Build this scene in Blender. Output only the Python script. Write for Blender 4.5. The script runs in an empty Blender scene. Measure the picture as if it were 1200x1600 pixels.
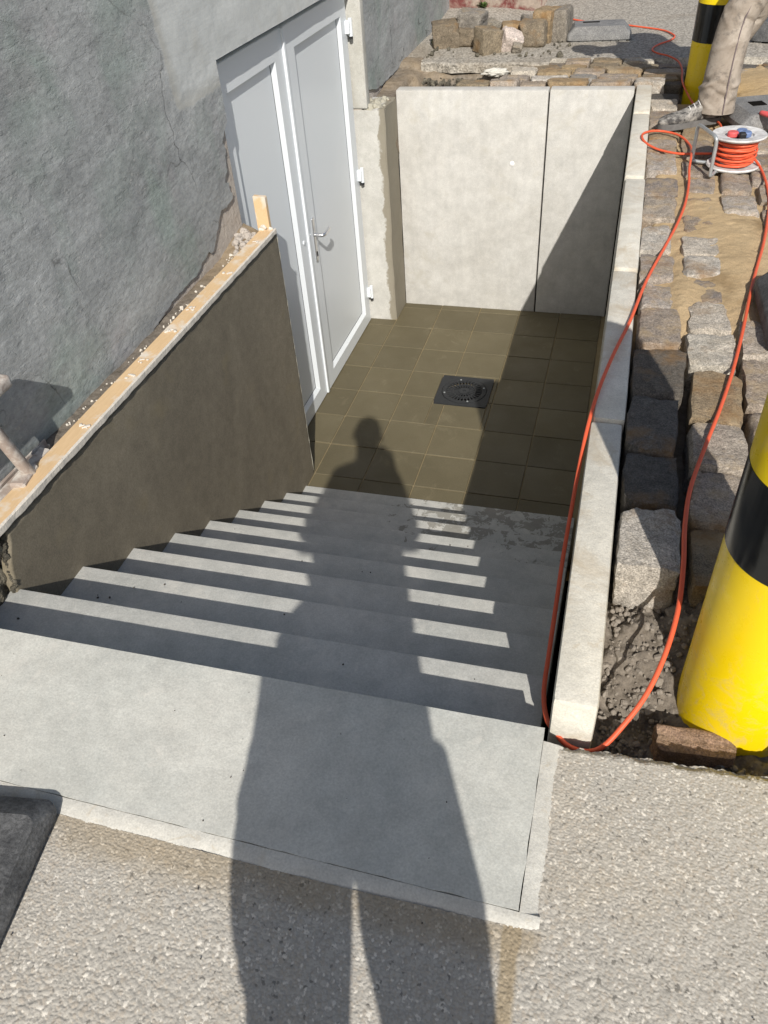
import bpy, bmesh, math, random
import numpy as np
from mathutils import Vector, Matrix, noise as mnoise

random.seed(7)
RNG = np.random.default_rng(11)
sc = bpy.context.scene
COL = sc.collection

# ------------------------------------------------------------------ camera, sky, sun, exposure
cam_d = bpy.data.cameras.new('camera')
cam_d.sensor_fit = 'HORIZONTAL'
cam_d.sensor_width = 36.0
cam_d.lens = 36.68
cam_d.clip_start = 0.02
cam_d.clip_end = 500.0
cam = bpy.data.objects.new('camera', cam_d)
COL.objects.link(cam)
_r = Vector((0.96186, 0.26587, -0.06439)).normalized()
_f = Vector((-0.24058, 0.71016, -0.66165)).normalized()
_u = _r.cross(_f).normalized()
cam.matrix_world = Matrix(((_r.x, _u.x, -_f.x, 1.5316), (_r.y, _u.y, -_f.y, -5.1109),
                           (_r.z, _u.z, -_f.z, 2.8514), (0, 0, 0, 1)))
sc.camera = cam

SUN = Vector((0.425, -1.265, 1.0)).normalized()          # towards the sun
w = bpy.data.worlds.new('World')
sc.world = w
w.use_nodes = True
nt = w.node_tree
bg = nt.nodes['Background']
sky = nt.nodes.new('ShaderNodeTexSky')
sky.sky_type = 'NISHITA'
sky.sun_disc = False
sky.sun_elevation = math.asin(SUN.z)
sky.sun_rotation = math.atan2(SUN.x, SUN.y)
sky.air_density = 1.0
sky.dust_density = 1.5
bg.inputs['Strength'].default_value = 0.10
nt.links.new(sky.outputs['Color'], bg.inputs['Color'])

sun_d = bpy.data.lights.new('sun', 'SUN')
sun_d.energy = 4.6
sun_d.angle = math.radians(0.5)
sun_d.color = (1.0, 0.96, 0.895)
sun_o = bpy.data.objects.new('sun', sun_d)
COL.objects.link(sun_o)
sun_o.rotation_euler = SUN.to_track_quat('Z', 'Y').to_euler()

sc.view_settings.view_transform = 'Standard'
sc.view_settings.look = 'None'
sc.view_settings.exposure = 0.15
sc.view_settings.gamma = 1.0
sc.view_settings.use_curve_mapping = False

# ------------------------------------------------------------------ materials
def nd(nt, typ, **kw):
    n = nt.nodes.new(typ)
    for k, v in kw.items():
        setattr(n, k, v)
    return n

def ramp(nt, fac, stops):
    r = nt.nodes.new('ShaderNodeValToRGB')
    el = r.color_ramp.elements
    while len(el) < len(stops):
        el.new(0.5)
    for e, (p, c) in zip(el, stops):
        e.position = p
        e.color = (c[0], c[1], c[2], 1) if hasattr(c, '__len__') else (c, c, c, 1)
    nt.links.new(fac, r.inputs[0])
    return r.outputs[0]

def noise_tex(nt, vec, scale, detail=5, rough=0.6, dist=0.0):
    n = nd(nt, 'ShaderNodeTexNoise')
    n.inputs['Scale'].default_value = scale
    n.inputs['Detail'].default_value = detail
    n.inputs['Roughness'].default_value = rough
    n.inputs['Distortion'].default_value = dist
    if vec is not None:
        nt.links.new(vec, n.inputs['Vector'])
    return n.outputs['Fac']

def mixc(nt, fac, a, b, mode='MIX'):
    m = nd(nt, 'ShaderNodeMix', data_type='RGBA', blend_type=mode)
    for sock, v in ((m.inputs[0], fac), (m.inputs[6], a), (m.inputs[7], b)):
        if hasattr(v, 'is_linked') or hasattr(v, 'links'):
            nt.links.new(v, sock)
        elif hasattr(v, '__len__'):
            sock.default_value = (v[0], v[1], v[2], 1)
        else:
            sock.default_value = v
    return m.outputs[2]

def math_n(nt, op, a, b=None):
    m = nd(nt, 'ShaderNodeMath', operation=op)
    for s, v in ((m.inputs[0], a), (m.inputs[1], b)):
        if v is None:
            continue
        if hasattr(v, 'links'):
            nt.links.new(v, s)
        else:
            s.default_value = v
    return m.outputs[0]

class Mat:
    """small helper around one node material using object-space position"""
    def __init__(s, name, rough=0.85, spec=0.3, coord='pos'):
        s.m = bpy.data.materials.new(name)
        s.m.use_nodes = True
        s.nt = s.m.node_tree
        s.b = s.nt.nodes['Principled BSDF']
        s.b.inputs['Roughness'].default_value = rough
        s.b.inputs['Specular IOR Level'].default_value = spec
        if coord == 'pos':
            s.v = nd(s.nt, 'ShaderNodeNewGeometry').outputs['Position']
        else:
            s.v = nd(s.nt, 'ShaderNodeTexCoord').outputs['Object']
        s.h = None
    def noise(s, scale, detail=5, rough=0.6, dist=0.0, stretch=None, vec=None):
        v = vec or s.v
        if stretch:
            mp = nd(s.nt, 'ShaderNodeMapping')
            mp.inputs['Scale'].default_value = stretch
            s.nt.links.new(v, mp.inputs['Vector'])
            v = mp.outputs[0]
        return noise_tex(s.nt, v, scale, detail, rough, dist)
    def voro(s, scale, feature='F1', out='Distance', rnd=1.0):
        n = nd(s.nt, 'ShaderNodeTexVoronoi', feature=feature)
        n.inputs['Scale'].default_value = scale
        n.inputs['Randomness'].default_value = rnd
        s.nt.links.new(s.v, n.inputs['Vector'])
        return n.outputs[out]
    def ramp(s, f, st):
        return ramp(s.nt, f, st)
    def mix(s, f, a, b, mode='MIX'):
        return mixc(s.nt, f, a, b, mode)
    def rnd(s):
        return nd(s.nt, 'ShaderNodeObjectInfo').outputs['Random']
    def color(s, c):
        if hasattr(c, 'links'):
            s.nt.links.new(c, s.b.inputs['Base Color'])
        else:
            s.b.inputs['Base Color'].default_value = (c[0], c[1], c[2], 1)
        return s
    def bump(s, h, strength=0.5, dist=0.01):
        b = nd(s.nt, 'ShaderNodeBump')
        b.inputs['Strength'].default_value = strength
        b.inputs['Distance'].default_value = dist
        s.nt.links.new(h, b.inputs['Height'])
        if s.h is not None:
            s.nt.links.new(s.h, b.inputs['Normal'])
        s.h = b.outputs[0]
        s.nt.links.new(s.h, s.b.inputs['Normal'])
        return s
    def rough(s, f):
        s.nt.links.new(f, s.b.inputs['Roughness'])
    def sep(s):
        n = nd(s.nt, 'ShaderNodeSeparateXYZ')
        s.nt.links.new(s.v, n.inputs[0])
        return n.outputs

def concrete(name, lo, hi, stain=None, pits=0.5, streak=False, bump=0.25, st0=0.56):
    m = Mat(name, 0.9, 0.2)
    n1 = m.noise(2.2, 7, 0.68, 0.6)
    n2 = m.noise(14, 5, 0.7)
    c = m.mix(m.ramp(n1, [(0.28, 0.0), (0.72, 1.0)]), lo, hi)
    f2 = m.ramp(n2, [(0.3, 0.87), (0.7, 1.09)])
    c = m.mix(1.0, c, f2, 'MULTIPLY')
    sp = m.ramp(m.noise(240, 2, 0.5), [(0.25, 0.86), (0.75, 1.12)])
    c = m.mix(1.0, c, sp, 'MULTIPLY')
    if streak:
        st = m.noise(5, 4, 0.6, 0, stretch=(6, 6, 0.7))
        c = m.mix(1.0, c, m.ramp(st, [(0.25, (0.94, 0.94, 0.945)), (0.5, 1.0), (0.75, 1.03)]), 'MULTIPLY')
    if stain:
        sf = m.ramp(m.noise(3.1, 6, 0.7, 0.8), [(st0, 0.0), (st0 + 0.16, 0.75)])
        c = m.mix(sf, c, stain)
        sm = m.ramp(m.noise(21, 4, 0.7, 1.2), [(0.60, 0.0), (0.68, 0.35)])
        c = m.mix(sm, c, stain)
    v = m.voro(46)
    pf = m.ramp(v, [(0.05, 1.0), (0.085, 0.0)])
    gate = m.ramp(m.noise(9, 3, 0.6), [(0.60, 0.0), (0.66, 1.0)])
    pf = math_n(m.nt, 'MULTIPLY', pf, gate)
    pf = math_n(m.nt, 'MULTIPLY', pf, pits)
    c = m.mix(pf, c, (0.07, 0.065, 0.06))
    m.color(c)
    m.bump(m.noise(38, 6, 0.65), bump, 0.006)
    m.bump(m.noise(320, 2, 0.5), bump * 0.5, 0.0015)
    return m

M = {}
M['concrete_wall'] = concrete('precast_concrete', (0.455, 0.44, 0.405), (0.54, 0.53, 0.50), stain=(0.43, 0.405, 0.345), streak=True, bump=0.12)
M['coping'] = concrete('coping_concrete', (0.50, 0.47, 0.40), (0.68, 0.65, 0.57), stain=(0.44, 0.36, 0.25), bump=0.45, pits=0.9, st0=0.52)

# stair concrete: wet splashes on the lowest treads
m = concrete('stair_concrete', (0.405, 0.41, 0.385), (0.555, 0.54, 0.495), bump=0.3, stain=(0.62, 0.59, 0.53), pits=0.3)
X, Y, Z = m.sep()
nz = m.noise(16, 5, 0.75, 0.6)
nl = m.noise(5.0, 4, 0.6)
thr = math_n(m.nt, 'ADD', nz, math_n(m.nt, 'MULTIPLY', nl, 0.6))
low = m.ramp(math_n(m.nt, 'MULTIPLY', Z, 1.0), [(0.0, 1.0), (0.62, 0.0)])
rt = m.ramp(X, [(0.45, 0.0), (1.0, 1.0)])
g = math_n(m.nt, 'MULTIPLY', low, rt)
g = m.ramp(g, [(0.05, 0.0), (0.55, 1.0)])
wet = m.ramp(math_n(m.nt, 'ADD', thr, math_n(m.nt, 'MULTIPLY', g, 0.22)), [(0.985, 0.0), (1.03, 0.55)])
wet = math_n(m.nt, 'MULTIPLY', wet, m.ramp(g, [(0.02, 0.0), (0.15, 1.0)]))
old = m.b.inputs['Base Color'].links[0].from_socket
m.color(m.mix(wet, old, (0.13, 0.115, 0.085)))
M['stair'] = m
M['landing'] = concrete('landing_concrete', (0.415, 0.425, 0.395), (0.575, 0.56, 0.505), stain=(0.63, 0.60, 0.54), bump=0.25, pits=0.35)
M['mortar_strip'] = concrete('smooth_mortar', (0.46, 0.445, 0.40), (0.58, 0.56, 0.505), stain=(0.42, 0.35, 0.25), bump=0.45)

# floor tiles: damp olive concrete tiles, each a little different
m = Mat('damp_floor_tile', 0.62, 0.35)
c = m.mix(m.noise(4.5, 5, 0.6, 0.5), (0.092, 0.077, 0.043), (0.142, 0.120, 0.071))
c = m.mix(m.ramp(m.noise(5.5, 6, 0.75, 1.0), [(0.58, 0), (0.74, 0.45)]), c, (0.23, 0.195, 0.125))
c = m.mix(1.0, c, m.ramp(m.rnd(), [(0.0, 0.88), (1.0, 1.10)]), 'MULTIPLY')
c = m.mix(1.0, c, m.ramp(m.noise(150, 2), [(0.3, 0.9), (0.7, 1.08)]), 'MULTIPLY')
m.color(c)
m.rough(m.ramp(m.noise(3, 4), [(0.3, 0.5), (0.7, 0.78)]))
m.bump(m.noise(90, 4), 0.15, 0.002)
M['tile'] = m
m = Mat('tile_grout', 0.9, 0.1)
m.color(m.mix(m.noise(9, 4), (0.19, 0.145, 0.075), (0.30, 0.245, 0.15)))
M['grout'] = m

# freshly rendered, still damp cheek wall
m = Mat('damp_mortar_render', 0.8, 0.25)
n1 = m.noise(2.0, 5, 0.6, 1.0, stretch=(1, 1, 0.6))
c = m.mix(m.ramp(n1, [(0.3, 0.0), (0.7, 1.0)]), (0.150, 0.130, 0.096), (0.200, 0.174, 0.128))
c = m.mix(1.0, c, m.ramp(m.noise(170, 3, 0.6), [(0.3, 0.82), (0.7, 1.14)]), 'MULTIPLY')
c = m.mix(1.0, c, m.ramp(m.noise(18, 6, 0.7, 0.3), [(0.3, 0.86), (0.7, 1.12)]), 'MULTIPLY')
c = m.mix(m.ramp(m.noise(5, 3, 0.5), [(0.60, 0), (0.75, 0.35)]), c, (0.22, 0.18, 0.10))
m.color(c)
m.bump(m.noise(5, 4, 0.5), 0.12, 0.012)
m.bump(m.noise(260, 2, 0.5), 0.35, 0.002)
M['render'] = m
m = Mat('dry_mortar_edge', 0.92, 0.15)
m.color(m.mix(m.noise(30, 4), (0.30, 0.28, 0.22), (0.45, 0.43, 0.36)))
m.bump(m.noise(70, 5, 0.7), 0.7, 0.01)
M['mortar_dry'] = m
m = Mat('rubble_mortar', 0.95, 0.1)
m.color(m.mix(m.ramp(m.noise(22, 5, 0.75), [(0.35, 0.0), (0.65, 1.0)]), (0.06, 0.055, 0.045), (0.26, 0.235, 0.18)))
m.bump(m.noise(36, 6, 0.8), 1.0, 0.03)
M['rubble'] = m

# old grey-green wall coating
def wall_mat(name, smooth):
    m = Mat(name, 0.8, 0.3)
    n1 = m.noise(1.6, 6, 0.66, 0.7, stretch=(1, 0.75, 1.1))
    n2 = m.noise(6.5, 6, 0.72, 0.4, stretch=(1, 0.6, 1.2))
    if smooth:
        c = m.mix(n1, (0.40, 0.42, 0.415), (0.60, 0.61, 0.585))
        c = m.mix(1.0, c, m.ramp(n2, [(0.3, 0.88), (0.7, 1.1)]), 'MULTIPLY')
        m.color(c)
        m.bump(m.noise(30, 5, 0.6), 0.25, 0.006)
        return m
    c = m.mix(m.ramp(n1, [(0.3, 0.0), (0.7, 1.0)]), (0.255, 0.264, 0.262), (0.405, 0.415, 0.408))
    gr = m.ramp(m.noise(2.6, 4, 0.6, 0.4), [(0.50, 0.0), (0.68, 0.55)])
    c = m.mix(gr, c, (0.240, 0.300, 0.262))
    pk = m.ramp(m.noise(3.3, 3, 0.6), [(0.60, 0.0), (0.72, 0.35)])
    c = m.mix(pk, c, (0.33, 0.30, 0.305))
    c = m.mix(1.0, c, m.ramp(n2, [(0.28, 0.80), (0.5, 1.0), (0.72, 1.12)]), 'MULTIPLY')
    fl = m.ramp(m.noise(75, 3, 0.7), [(0.63, 0.0), (0.68, 0.85)])
    gate = m.ramp(m.noise(4, 3), [(0.50, 0), (0.58, 1)])
    c = m.mix(math_n(m.nt, 'MULTIPLY', fl, gate), c, (0.50, 0.49, 0.46))
    dk = m.ramp(m.noise(30, 4, 0.75), [(0.27, 0.8), (0.35, 0.0)])
    c = m.mix(dk, c, (0.07, 0.075, 0.075))
    sx = m.sep()
    wob = math_n(m.nt, 'MULTIPLY', math_n(m.nt, 'SUBTRACT', m.noise(9, 5, 0.65), 0.5), 0.10)
    yy = math_n(m.nt, 'ADD', math_n(m.nt, 'ADD', sx[1], math_n(m.nt, 'MULTIPLY', sx[2], 0.10)), wob)
    zz = math_n(m.nt, 'ADD', sx[2], math_n(m.nt, 'MULTIPLY', wob, 0.5))
    def step_(v, a, b):
        mr = nd(m.nt, 'ShaderNodeMapRange'); mr.inputs[1].default_value = a; mr.inputs[2].default_value = b
        m.nt.links.new(v, mr.inputs[0]); return mr.outputs[0]
    msk = math_n(m.nt, 'MULTIPLY', step_(yy, -2.005, -1.990), step_(zz, 2.052, 2.066))
    msk = math_n(m.nt, 'MULTIPLY', msk, step_(yy, 0.56, 0.50))
    pc = m.mix(m.noise(2.6, 5, 0.6, 0.5), (0.44, 0.46, 0.45), (0.66, 0.665, 0.64))
    pc = m.mix(m.ramp(m.noise(5, 4, 0.6), [(0.52, 0), (0.7, 0.6)]), pc, (0.42, 0.405, 0.36))
    rimc = math_n(m.nt, 'MULTIPLY', msk, math_n(m.nt, 'SUBTRACT', 1.0, math_n(m.nt, 'MULTIPLY', step_(yy, -1.985, -1.93), step_(zz, 2.07, 2.12))))
    pc = m.mix(math_n(m.nt, 'MULTIPLY', rimc, 0.55), pc, (0.36, 0.345, 0.30))
    vn = nd(m.nt, 'ShaderNodeTexVoronoi', feature='DISTANCE_TO_EDGE'); vn.inputs['Scale'].default_value = 1.9
    va = nd(m.nt, 'ShaderNodeVectorMath', operation='ADD'); tn = nd(m.nt, 'ShaderNodeTexNoise'); tn.inputs['Scale'].default_value = 7; tn.inputs['Detail'].default_value = 6
    sc3 = nd(m.nt, 'ShaderNodeVectorMath', operation='SCALE'); sc3.inputs['Scale'].default_value = 0.22
    m.nt.links.new(m.v, tn.inputs['Vector']); m.nt.links.new(tn.outputs['Color'], sc3.inputs[0])
    m.nt.links.new(m.v, va.inputs[0]); m.nt.links.new(sc3.outputs[0], va.inputs[1]); m.nt.links.new(va.outputs[0], vn.inputs['Vector'])
    crk = math_n(m.nt, 'MULTIPLY', m.ramp(vn.outputs['Distance'], [(0.003, 1.0), (0.009, 0.0)]), m.ramp(m.noise(1.7, 4, 0.6), [(0.50, 0.0), (0.58, 0.75)]))
    c = m.mix(crk, c, (0.085, 0.085, 0.082))
    c = m.mix(1.0, c, m.ramp(m.noise(62, 5, 0.75, 0.0, stretch=(1, 0.6, 1.1)), [(0.32, 0.78), (0.5, 1.0), (0.68, 1.16)]), 'MULTIPLY')
    pc = m.mix(1.0, pc, m.ramp(m.noise(40, 5, 0.7), [(0.3, 0.93), (0.7, 1.05)]), 'MULTIPLY')
    c = m.mix(msk, c, pc)
    m.color(c)
    m.bump(msk, 0.5, 0.003)
    m.bump(m.noise(6, 4, 0.55, stretch=(1, 0.45, 1.2)), 0.16, 0.020)
    trw = m.noise(16, 4, 0.6, 0.0, stretch=(1, 0.22, 1.5))
    m.bump(trw, 0.32, 0.006)
    ridge = m.ramp(m.noise(9, 5, 0.6, 0.0, stretch=(1, 0.45, 1.2)), [(0.44, 0.0), (0.47, 1.0), (1.0, 1.0)])
    m.bump(math_n(m.nt, 'MULTIPLY', ridge, math_n(m.nt, 'SUBTRACT', 1.0, math_n(m.nt, 'MULTIPLY', msk, 0.9))), 0.2, 0.004)
    calm = math_n(m.nt, 'SUBTRACT', 1.0, math_n(m.nt, 'MULTIPLY', msk, 0.75))
    m.bump(math_n(m.nt, 'MULTIPLY', m.noise(45, 5, 0.7, stretch=(1, 0.55, 1.3)), calm), 0.34, 0.005)
    m.bump(math_n(m.nt, 'MULTIPLY', m.noise(170, 4, 0.65, stretch=(1, 0.6, 1.2)), calm), 0.45, 0.003)
    return m
M['wall'] = wall_mat('old_wall_coating', False)
M['patch'] = wall_mat('new_wall_patch', True)
m = Mat('exposed_masonry', 0.95, 0.1)
m.color(m.mix(m.noise(20, 5, 0.7), (0.38, 0.33, 0.285), (0.60, 0.55, 0.49)))
m.bump(m.noise(30, 6, 0.75), 0.9, 0.02)
M['masonry'] = m

m = Mat('red_wall_paint', 0.85, 0.25)
c = m.mix(m.ramp(m.noise(3.4, 5, 0.7, 0.5), [(0.44, 0.0), (0.56, 1.0)]), (0.16, 0.05, 0.045), (0.33, 0.27, 0.22))
c = m.mix(1.0, c, m.ramp(m.noise(24, 4, 0.7), [(0.3, 0.75), (0.7, 1.15)]), 'MULTIPLY')
m.color(c); m.bump(m.noise(40, 5, 0.7), 0.5, 0.01)
M['redwall'] = m

# white plastic door
m = Mat('white_door_plastic', 0.32, 0.5)
m.color(m.mix(m.noise(2.0, 3), (0.665, 0.705, 0.73), (0.71, 0.74, 0.755)))
M['door'] = m
m = Mat('brushed_handle_metal', 0.3, 0.5)
m.color((0.72, 0.72, 0.72)); m.b.inputs['Metallic'].default_value = 0.9
M['metal'] = m
m = Mat('dark_rubber_seal', 0.6, 0.3); m.color((0.05, 0.05, 0.055)); M['seal'] = m

# fine exposed-aggregate street surface (far parts)
def asphalt(name, lo, hi, attr=False):
    m = Mat(name, 0.88, 0.25)
    big = m.noise(1.1, 5, 0.65, 0.4)
    if attr:
        a = nd(m.nt, 'ShaderNodeAttribute', attribute_name='tint').outputs['Color']
        c = m.mix(1.0, m.mix(big, lo, hi), a, 'MULTIPLY')
        warm = m.ramp(m.noise(2.3, 4, 0.6, 0.3), [(0.54, 0.0), (0.72, 0.4)])
        c = m.mix(warm, c, m.mix(1.0, c, (1.02, 0.92, 0.76), 'MULTIPLY'))
        m.color(c)
        m.bump(m.noise(420, 3, 0.6), 0.5, 0.0015)
    else:
        v = m.voro(85, out='Color')
        bw = nd(m.nt, 'ShaderNodeRGBToBW'); m.nt.links.new(v, bw.inputs[0])
        c = m.mix(1.0, m.mix(big, lo, hi), m.ramp(bw.outputs[0], [(0.2, 0.62), (0.55, 1.0), (0.85, 1.3)]), 'MULTIPLY')
        dirt = m.ramp(m.noise(0.9, 6, 0.7, 0.8), [(0.52, 0.0), (0.66, 0.5)])
        c = m.mix(dirt, c, (0.21, 0.17, 0.12))
        m.color(c)
        m.bump(m.voro(85), 0.6, 0.006)
    return m
M['asphalt_near'] = asphalt('exposed_aggregate_street', (0.375, 0.350, 0.305), (0.46, 0.43, 0.38), True)
M['asphalt'] = asphalt('street_surface', (0.30, 0.275, 0.235), (0.375, 0.345, 0.295))
m = Mat('asphalt_broken_edge', 0.95, 0.1)
m.color(m.mix(m.noise(45, 4, 0.75), (0.06, 0.055, 0.05), (0.26, 0.24, 0.215)))
m.bump(m.noise(60, 5, 0.75), 0.9, 0.012)
M['asphalt_edge'] = m

# sand and soil (one sheet, soil colour given by how deep it lies)
m = Mat('sand_and_soil', 0.95, 0.1)
a = nd(m.nt, 'ShaderNodeAttribute', attribute_name='tint').outputs['Fac']
sand = m.mix(m.noise(9, 5, 0.65), (0.42, 0.300, 0.168), (0.54, 0.41, 0.245))
sand = m.mix(1.0, sand, m.ramp(m.noise(330, 2, 0.6), [(0.3, 0.78), (0.7, 1.15)]), 'MULTIPLY')
sand = m.mix(m.ramp(m.noise(3.4, 4, 0.6), [(0.56, 0), (0.68, 0.7)]), sand, (0.24, 0.165, 0.085))
soil = m.mix(m.ramp(m.noise(28, 5, 0.75), [(0.3, 0.0), (0.7, 1.0)]), (0.095, 0.08, 0.063), (0.26, 0.225, 0.185))
m.color(m.mix(a, sand, soil))
m.bump(m.noise(60, 5, 0.75), 0.6, 0.012)
m.bump(m.noise(400, 2, 0.6), 0.6, 0.002)
M['sand'] = m

def stone_mat(name, lo, hi, rust=0.0, coord='pos', dust=0.5):
    m = Mat(name, 0.8, 0.3, coord)
    r = m.rnd()
    mid = [(x + y) / 2 for x, y in zip(lo, hi)]
    base = m.ramp(r, [(0.0, lo), (0.3, [mid[0] * 1.02, mid[1] * 0.95, mid[2] * 0.84]), (0.6, [mid[0], mid[1] * 0.98, mid[2] * 0.95]), (0.8, [hi[0], hi[1] * 0.95, hi[2] * 0.82]), (1.0, hi)])
    c = m.mix(1.0, base, m.ramp(m.noise(14, 6, 0.75, 0.6), [(0.28, 0.66), (0.5, 1.0), (0.72, 1.28)]), 'MULTIPLY')
    c = m.mix(1.0, c, m.ramp(m.noise(75, 4, 0.75), [(0.33, 0.70), (0.67, 1.30)]), 'MULTIPLY')
    c = m.mix(1.0, c, m.ramp(m.noise(230, 2, 0.6), [(0.35, 0.66), (0.65, 1.36)]), 'MULTIPLY')
    if rust:
        c = m.mix(m.ramp(m.noise(7, 4, 0.6), [(0.55 - rust * 0.2, 0.0), (0.75 - rust * 0.2, 0.8)]), c, (0.24, 0.135, 0.05))
    if dust:
        N = nd(m.nt, 'ShaderNodeNewGeometry').outputs['Normal']
        sp = nd(m.nt, 'ShaderNodeSeparateXYZ'); m.nt.links.new(N, sp.inputs[0])
        up = m.ramp(sp.outputs[2], [(0.6, 0.0), (0.9, 1.0)])
        df = m.ramp(m.noise(12, 5, 0.7, 0.4), [(0.47, 0.0), (0.62, dust)])
        c = m.mix(math_n(m.nt, 'MULTIPLY', up, df), c, (0.42, 0.31, 0.175))
    m.color(c)
    m.bump(m.noise(26, 6, 0.75, stretch=(1, 1.6, 1)), 0.75, 0.012)
    m.bump(m.noise(120, 4, 0.75), 0.8, 0.004)
    return m
M['cobble'] = stone_mat('grey_cobble', (0.225, 0.193, 0.168), (0.37, 0.33, 0.292), 0.2)
M['cobble_rust'] = stone_mat('rusty_cobble', (0.235, 0.18, 0.115), (0.31, 0.245, 0.165), 0.35, dust=0.3)
M['cobble_brown'] = stone_mat('brown_cobble', (0.165, 0.135, 0.098), (0.24, 0.205, 0.155), 0.15, dust=0.25)
M['cobble_mid'] = stone_mat('mid_grey_cobble', (0.17, 0.16, 0.145), (0.24, 0.225, 0.205), 0.0, dust=0.3)
M['cobble_dark'] = stone_mat('shade_dark_cobble', (0.085, 0.078, 0.070), (0.135, 0.125, 0.113), 0.1, dust=0.0)  # for cobbles lying in shadow: their shade is put into a darker, warmer colour
M['cobble_granite'] = stone_mat('speckled_granite', (0.39, 0.365, 0.33), (0.47, 0.44, 0.40), 0.1, dust=0.15)
M['cobble_pink'] = stone_mat('pale_pink_granite', (0.47, 0.415, 0.39), (0.52, 0.46, 0.43), 0.0, dust=0.1)
M['cobble_brick'] = stone_mat('reddish_sett', (0.24, 0.16, 0.115), (0.28, 0.19, 0.14), 0.4, dust=0.2)

m = Mat('planed_pine', 0.75, 0.25)
gn = m.noise(18, 5, 0.65, 1.5, stretch=(9, 0.8, 9))
c = m.mix(gn, (0.50, 0.335, 0.175), (0.72, 0.53, 0.32))
c = m.mix(m.ramp(m.noise(11, 4, 0.6), [(0.53, 0), (0.66, 0.8)]), c, (0.64, 0.60, 0.53))
m.color(c); m.bump(gn, 0.2, 0.002)
M['wood'] = m
m = Mat('plastered_board_edge', 0.9, 0.2)
m.color(m.mix(m.noise(30, 4), (0.52, 0.48, 0.41), (0.66, 0.61, 0.54)))
m.bump(m.noise(50, 4, 0.7), 0.5, 0.006)
M['board_edge'] = m
m = Mat('weathered_white_wood', 0.8, 0.2)
c = m.mix(m.ramp(m.noise(16, 5, 0.7), [(0.42, 0), (0.62, 1)]), (0.33, 0.27, 0.23), (0.60, 0.565, 0.51))
m.color(c); m.bump(m.noise(60, 4, 0.7), 0.3, 0.003)
M['whitewood'] = m

m = Mat('yellow_gloss_paint', 0.22, 0.5)
c = m.mix(m.noise(6, 4), (0.80, 0.565, 0.002), (0.84, 0.62, 0.004))
X, Y, Z = m.sep()
dz = m.ramp(math_n(m.nt, 'ADD', math_n(m.nt, 'SUBTRACT', Z, 1.0), math_n(m.nt, 'MULTIPLY', m.noise(9, 4), 0.2)), [(0.30, 0.8), (0.75, 0.0)])
scr = m.ramp(m.noise(7, 6, 0.8, 0.5, stretch=(4, 4, 0.5)), [(0.60, 0.0), (0.64, 0.5)])
c = m.mix(scr, c, (0.70, 0.50, 0.10))
sc_ = m.ramp(m.noise(22, 6, 0.8, 0.8), [(0.50, 0), (0.66, 1)])
c = m.mix(math_n(m.nt, 'MULTIPLY', dz, sc_), c, (0.52, 0.42, 0.22))
m.color(c)
m.rough(m.ramp(m.noise(30, 5, 0.7), [(0.3, 0.2), (0.7, 0.48)]))
M['yellow'] = m
m = Mat('black_gloss_band', 0.16, 0.5); m.color((0.006, 0.006, 0.006))
m.rough(m.ramp(m.noise(25, 4), [(0.3, 0.10), (0.7, 0.24)])); M['black'] = m
m = Mat('orange_cable_rubber', 0.5, 0.35)
m.color(m.mix(m.noise(30, 3), (0.64, 0.098, 0.040), (0.74, 0.125, 0.055))); M['cable'] = m
m = Mat('zinc_tube', 0.42, 0.5); m.color(m.mix(m.noise(40, 3), (0.38, 0.40, 0.40), (0.55, 0.57, 0.57)))
m.b.inputs['Metallic'].default_value = 0.6; M['zinc'] = m
m = Mat('dusty_reel_plastic', 0.65, 0.3)
m.color(m.mix(m.ramp(m.noise(24, 5, 0.7), [(0.35, 0), (0.65, 1)]), (0.40, 0.385, 0.37), (0.68, 0.67, 0.65))); M['reel'] = m
m = Mat('blue_socket_plastic', 0.5, 0.4); m.color((0.14, 0.20, 0.36)); M['blue'] = m
m = Mat('red_socket_plastic', 0.5, 0.4); m.color((0.62, 0.10, 0.10)); M['red'] = m
m = Mat('black_plastic', 0.5, 0.4); m.color((0.015, 0.015, 0.017)); M['blackplastic'] = m

def rubber(name, lo, hi):
    m = Mat(name, 0.72, 0.35)
    c = m.mix(m.ramp(m.noise(12, 6, 0.75, 0.5), [(0.35, 0), (0.68, 1)]), lo, hi)
    c = m.mix(1.0, c, m.ramp(m.noise(150, 3, 0.7), [(0.3, 0.6), (0.7, 1.45)]), 'MULTIPLY')
    m.color(c)
    m.bump(m.noise(90, 5, 0.75), 0.6, 0.005)
    return m
M['rubber'] = rubber('recycled_rubber', (0.055, 0.056, 0.058), (0.15, 0.15, 0.15))
M['rubber_grey'] = rubber('dusty_rubber', (0.13, 0.13, 0.13), (0.24, 0.235, 0.225))
m = Mat('cast_iron', 0.6, 0.3)
m.color(m.mix(m.noise(60, 4, 0.7), (0.010, 0.011, 0.012), (0.040, 0.042, 0.044)))
m.bump(m.noise(120, 4), 0.4, 0.002); M['iron'] = m
m = Mat('dark_void', 1.0, 0.0); m.color((0.012, 0.011, 0.010)); M['void'] = m

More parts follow.
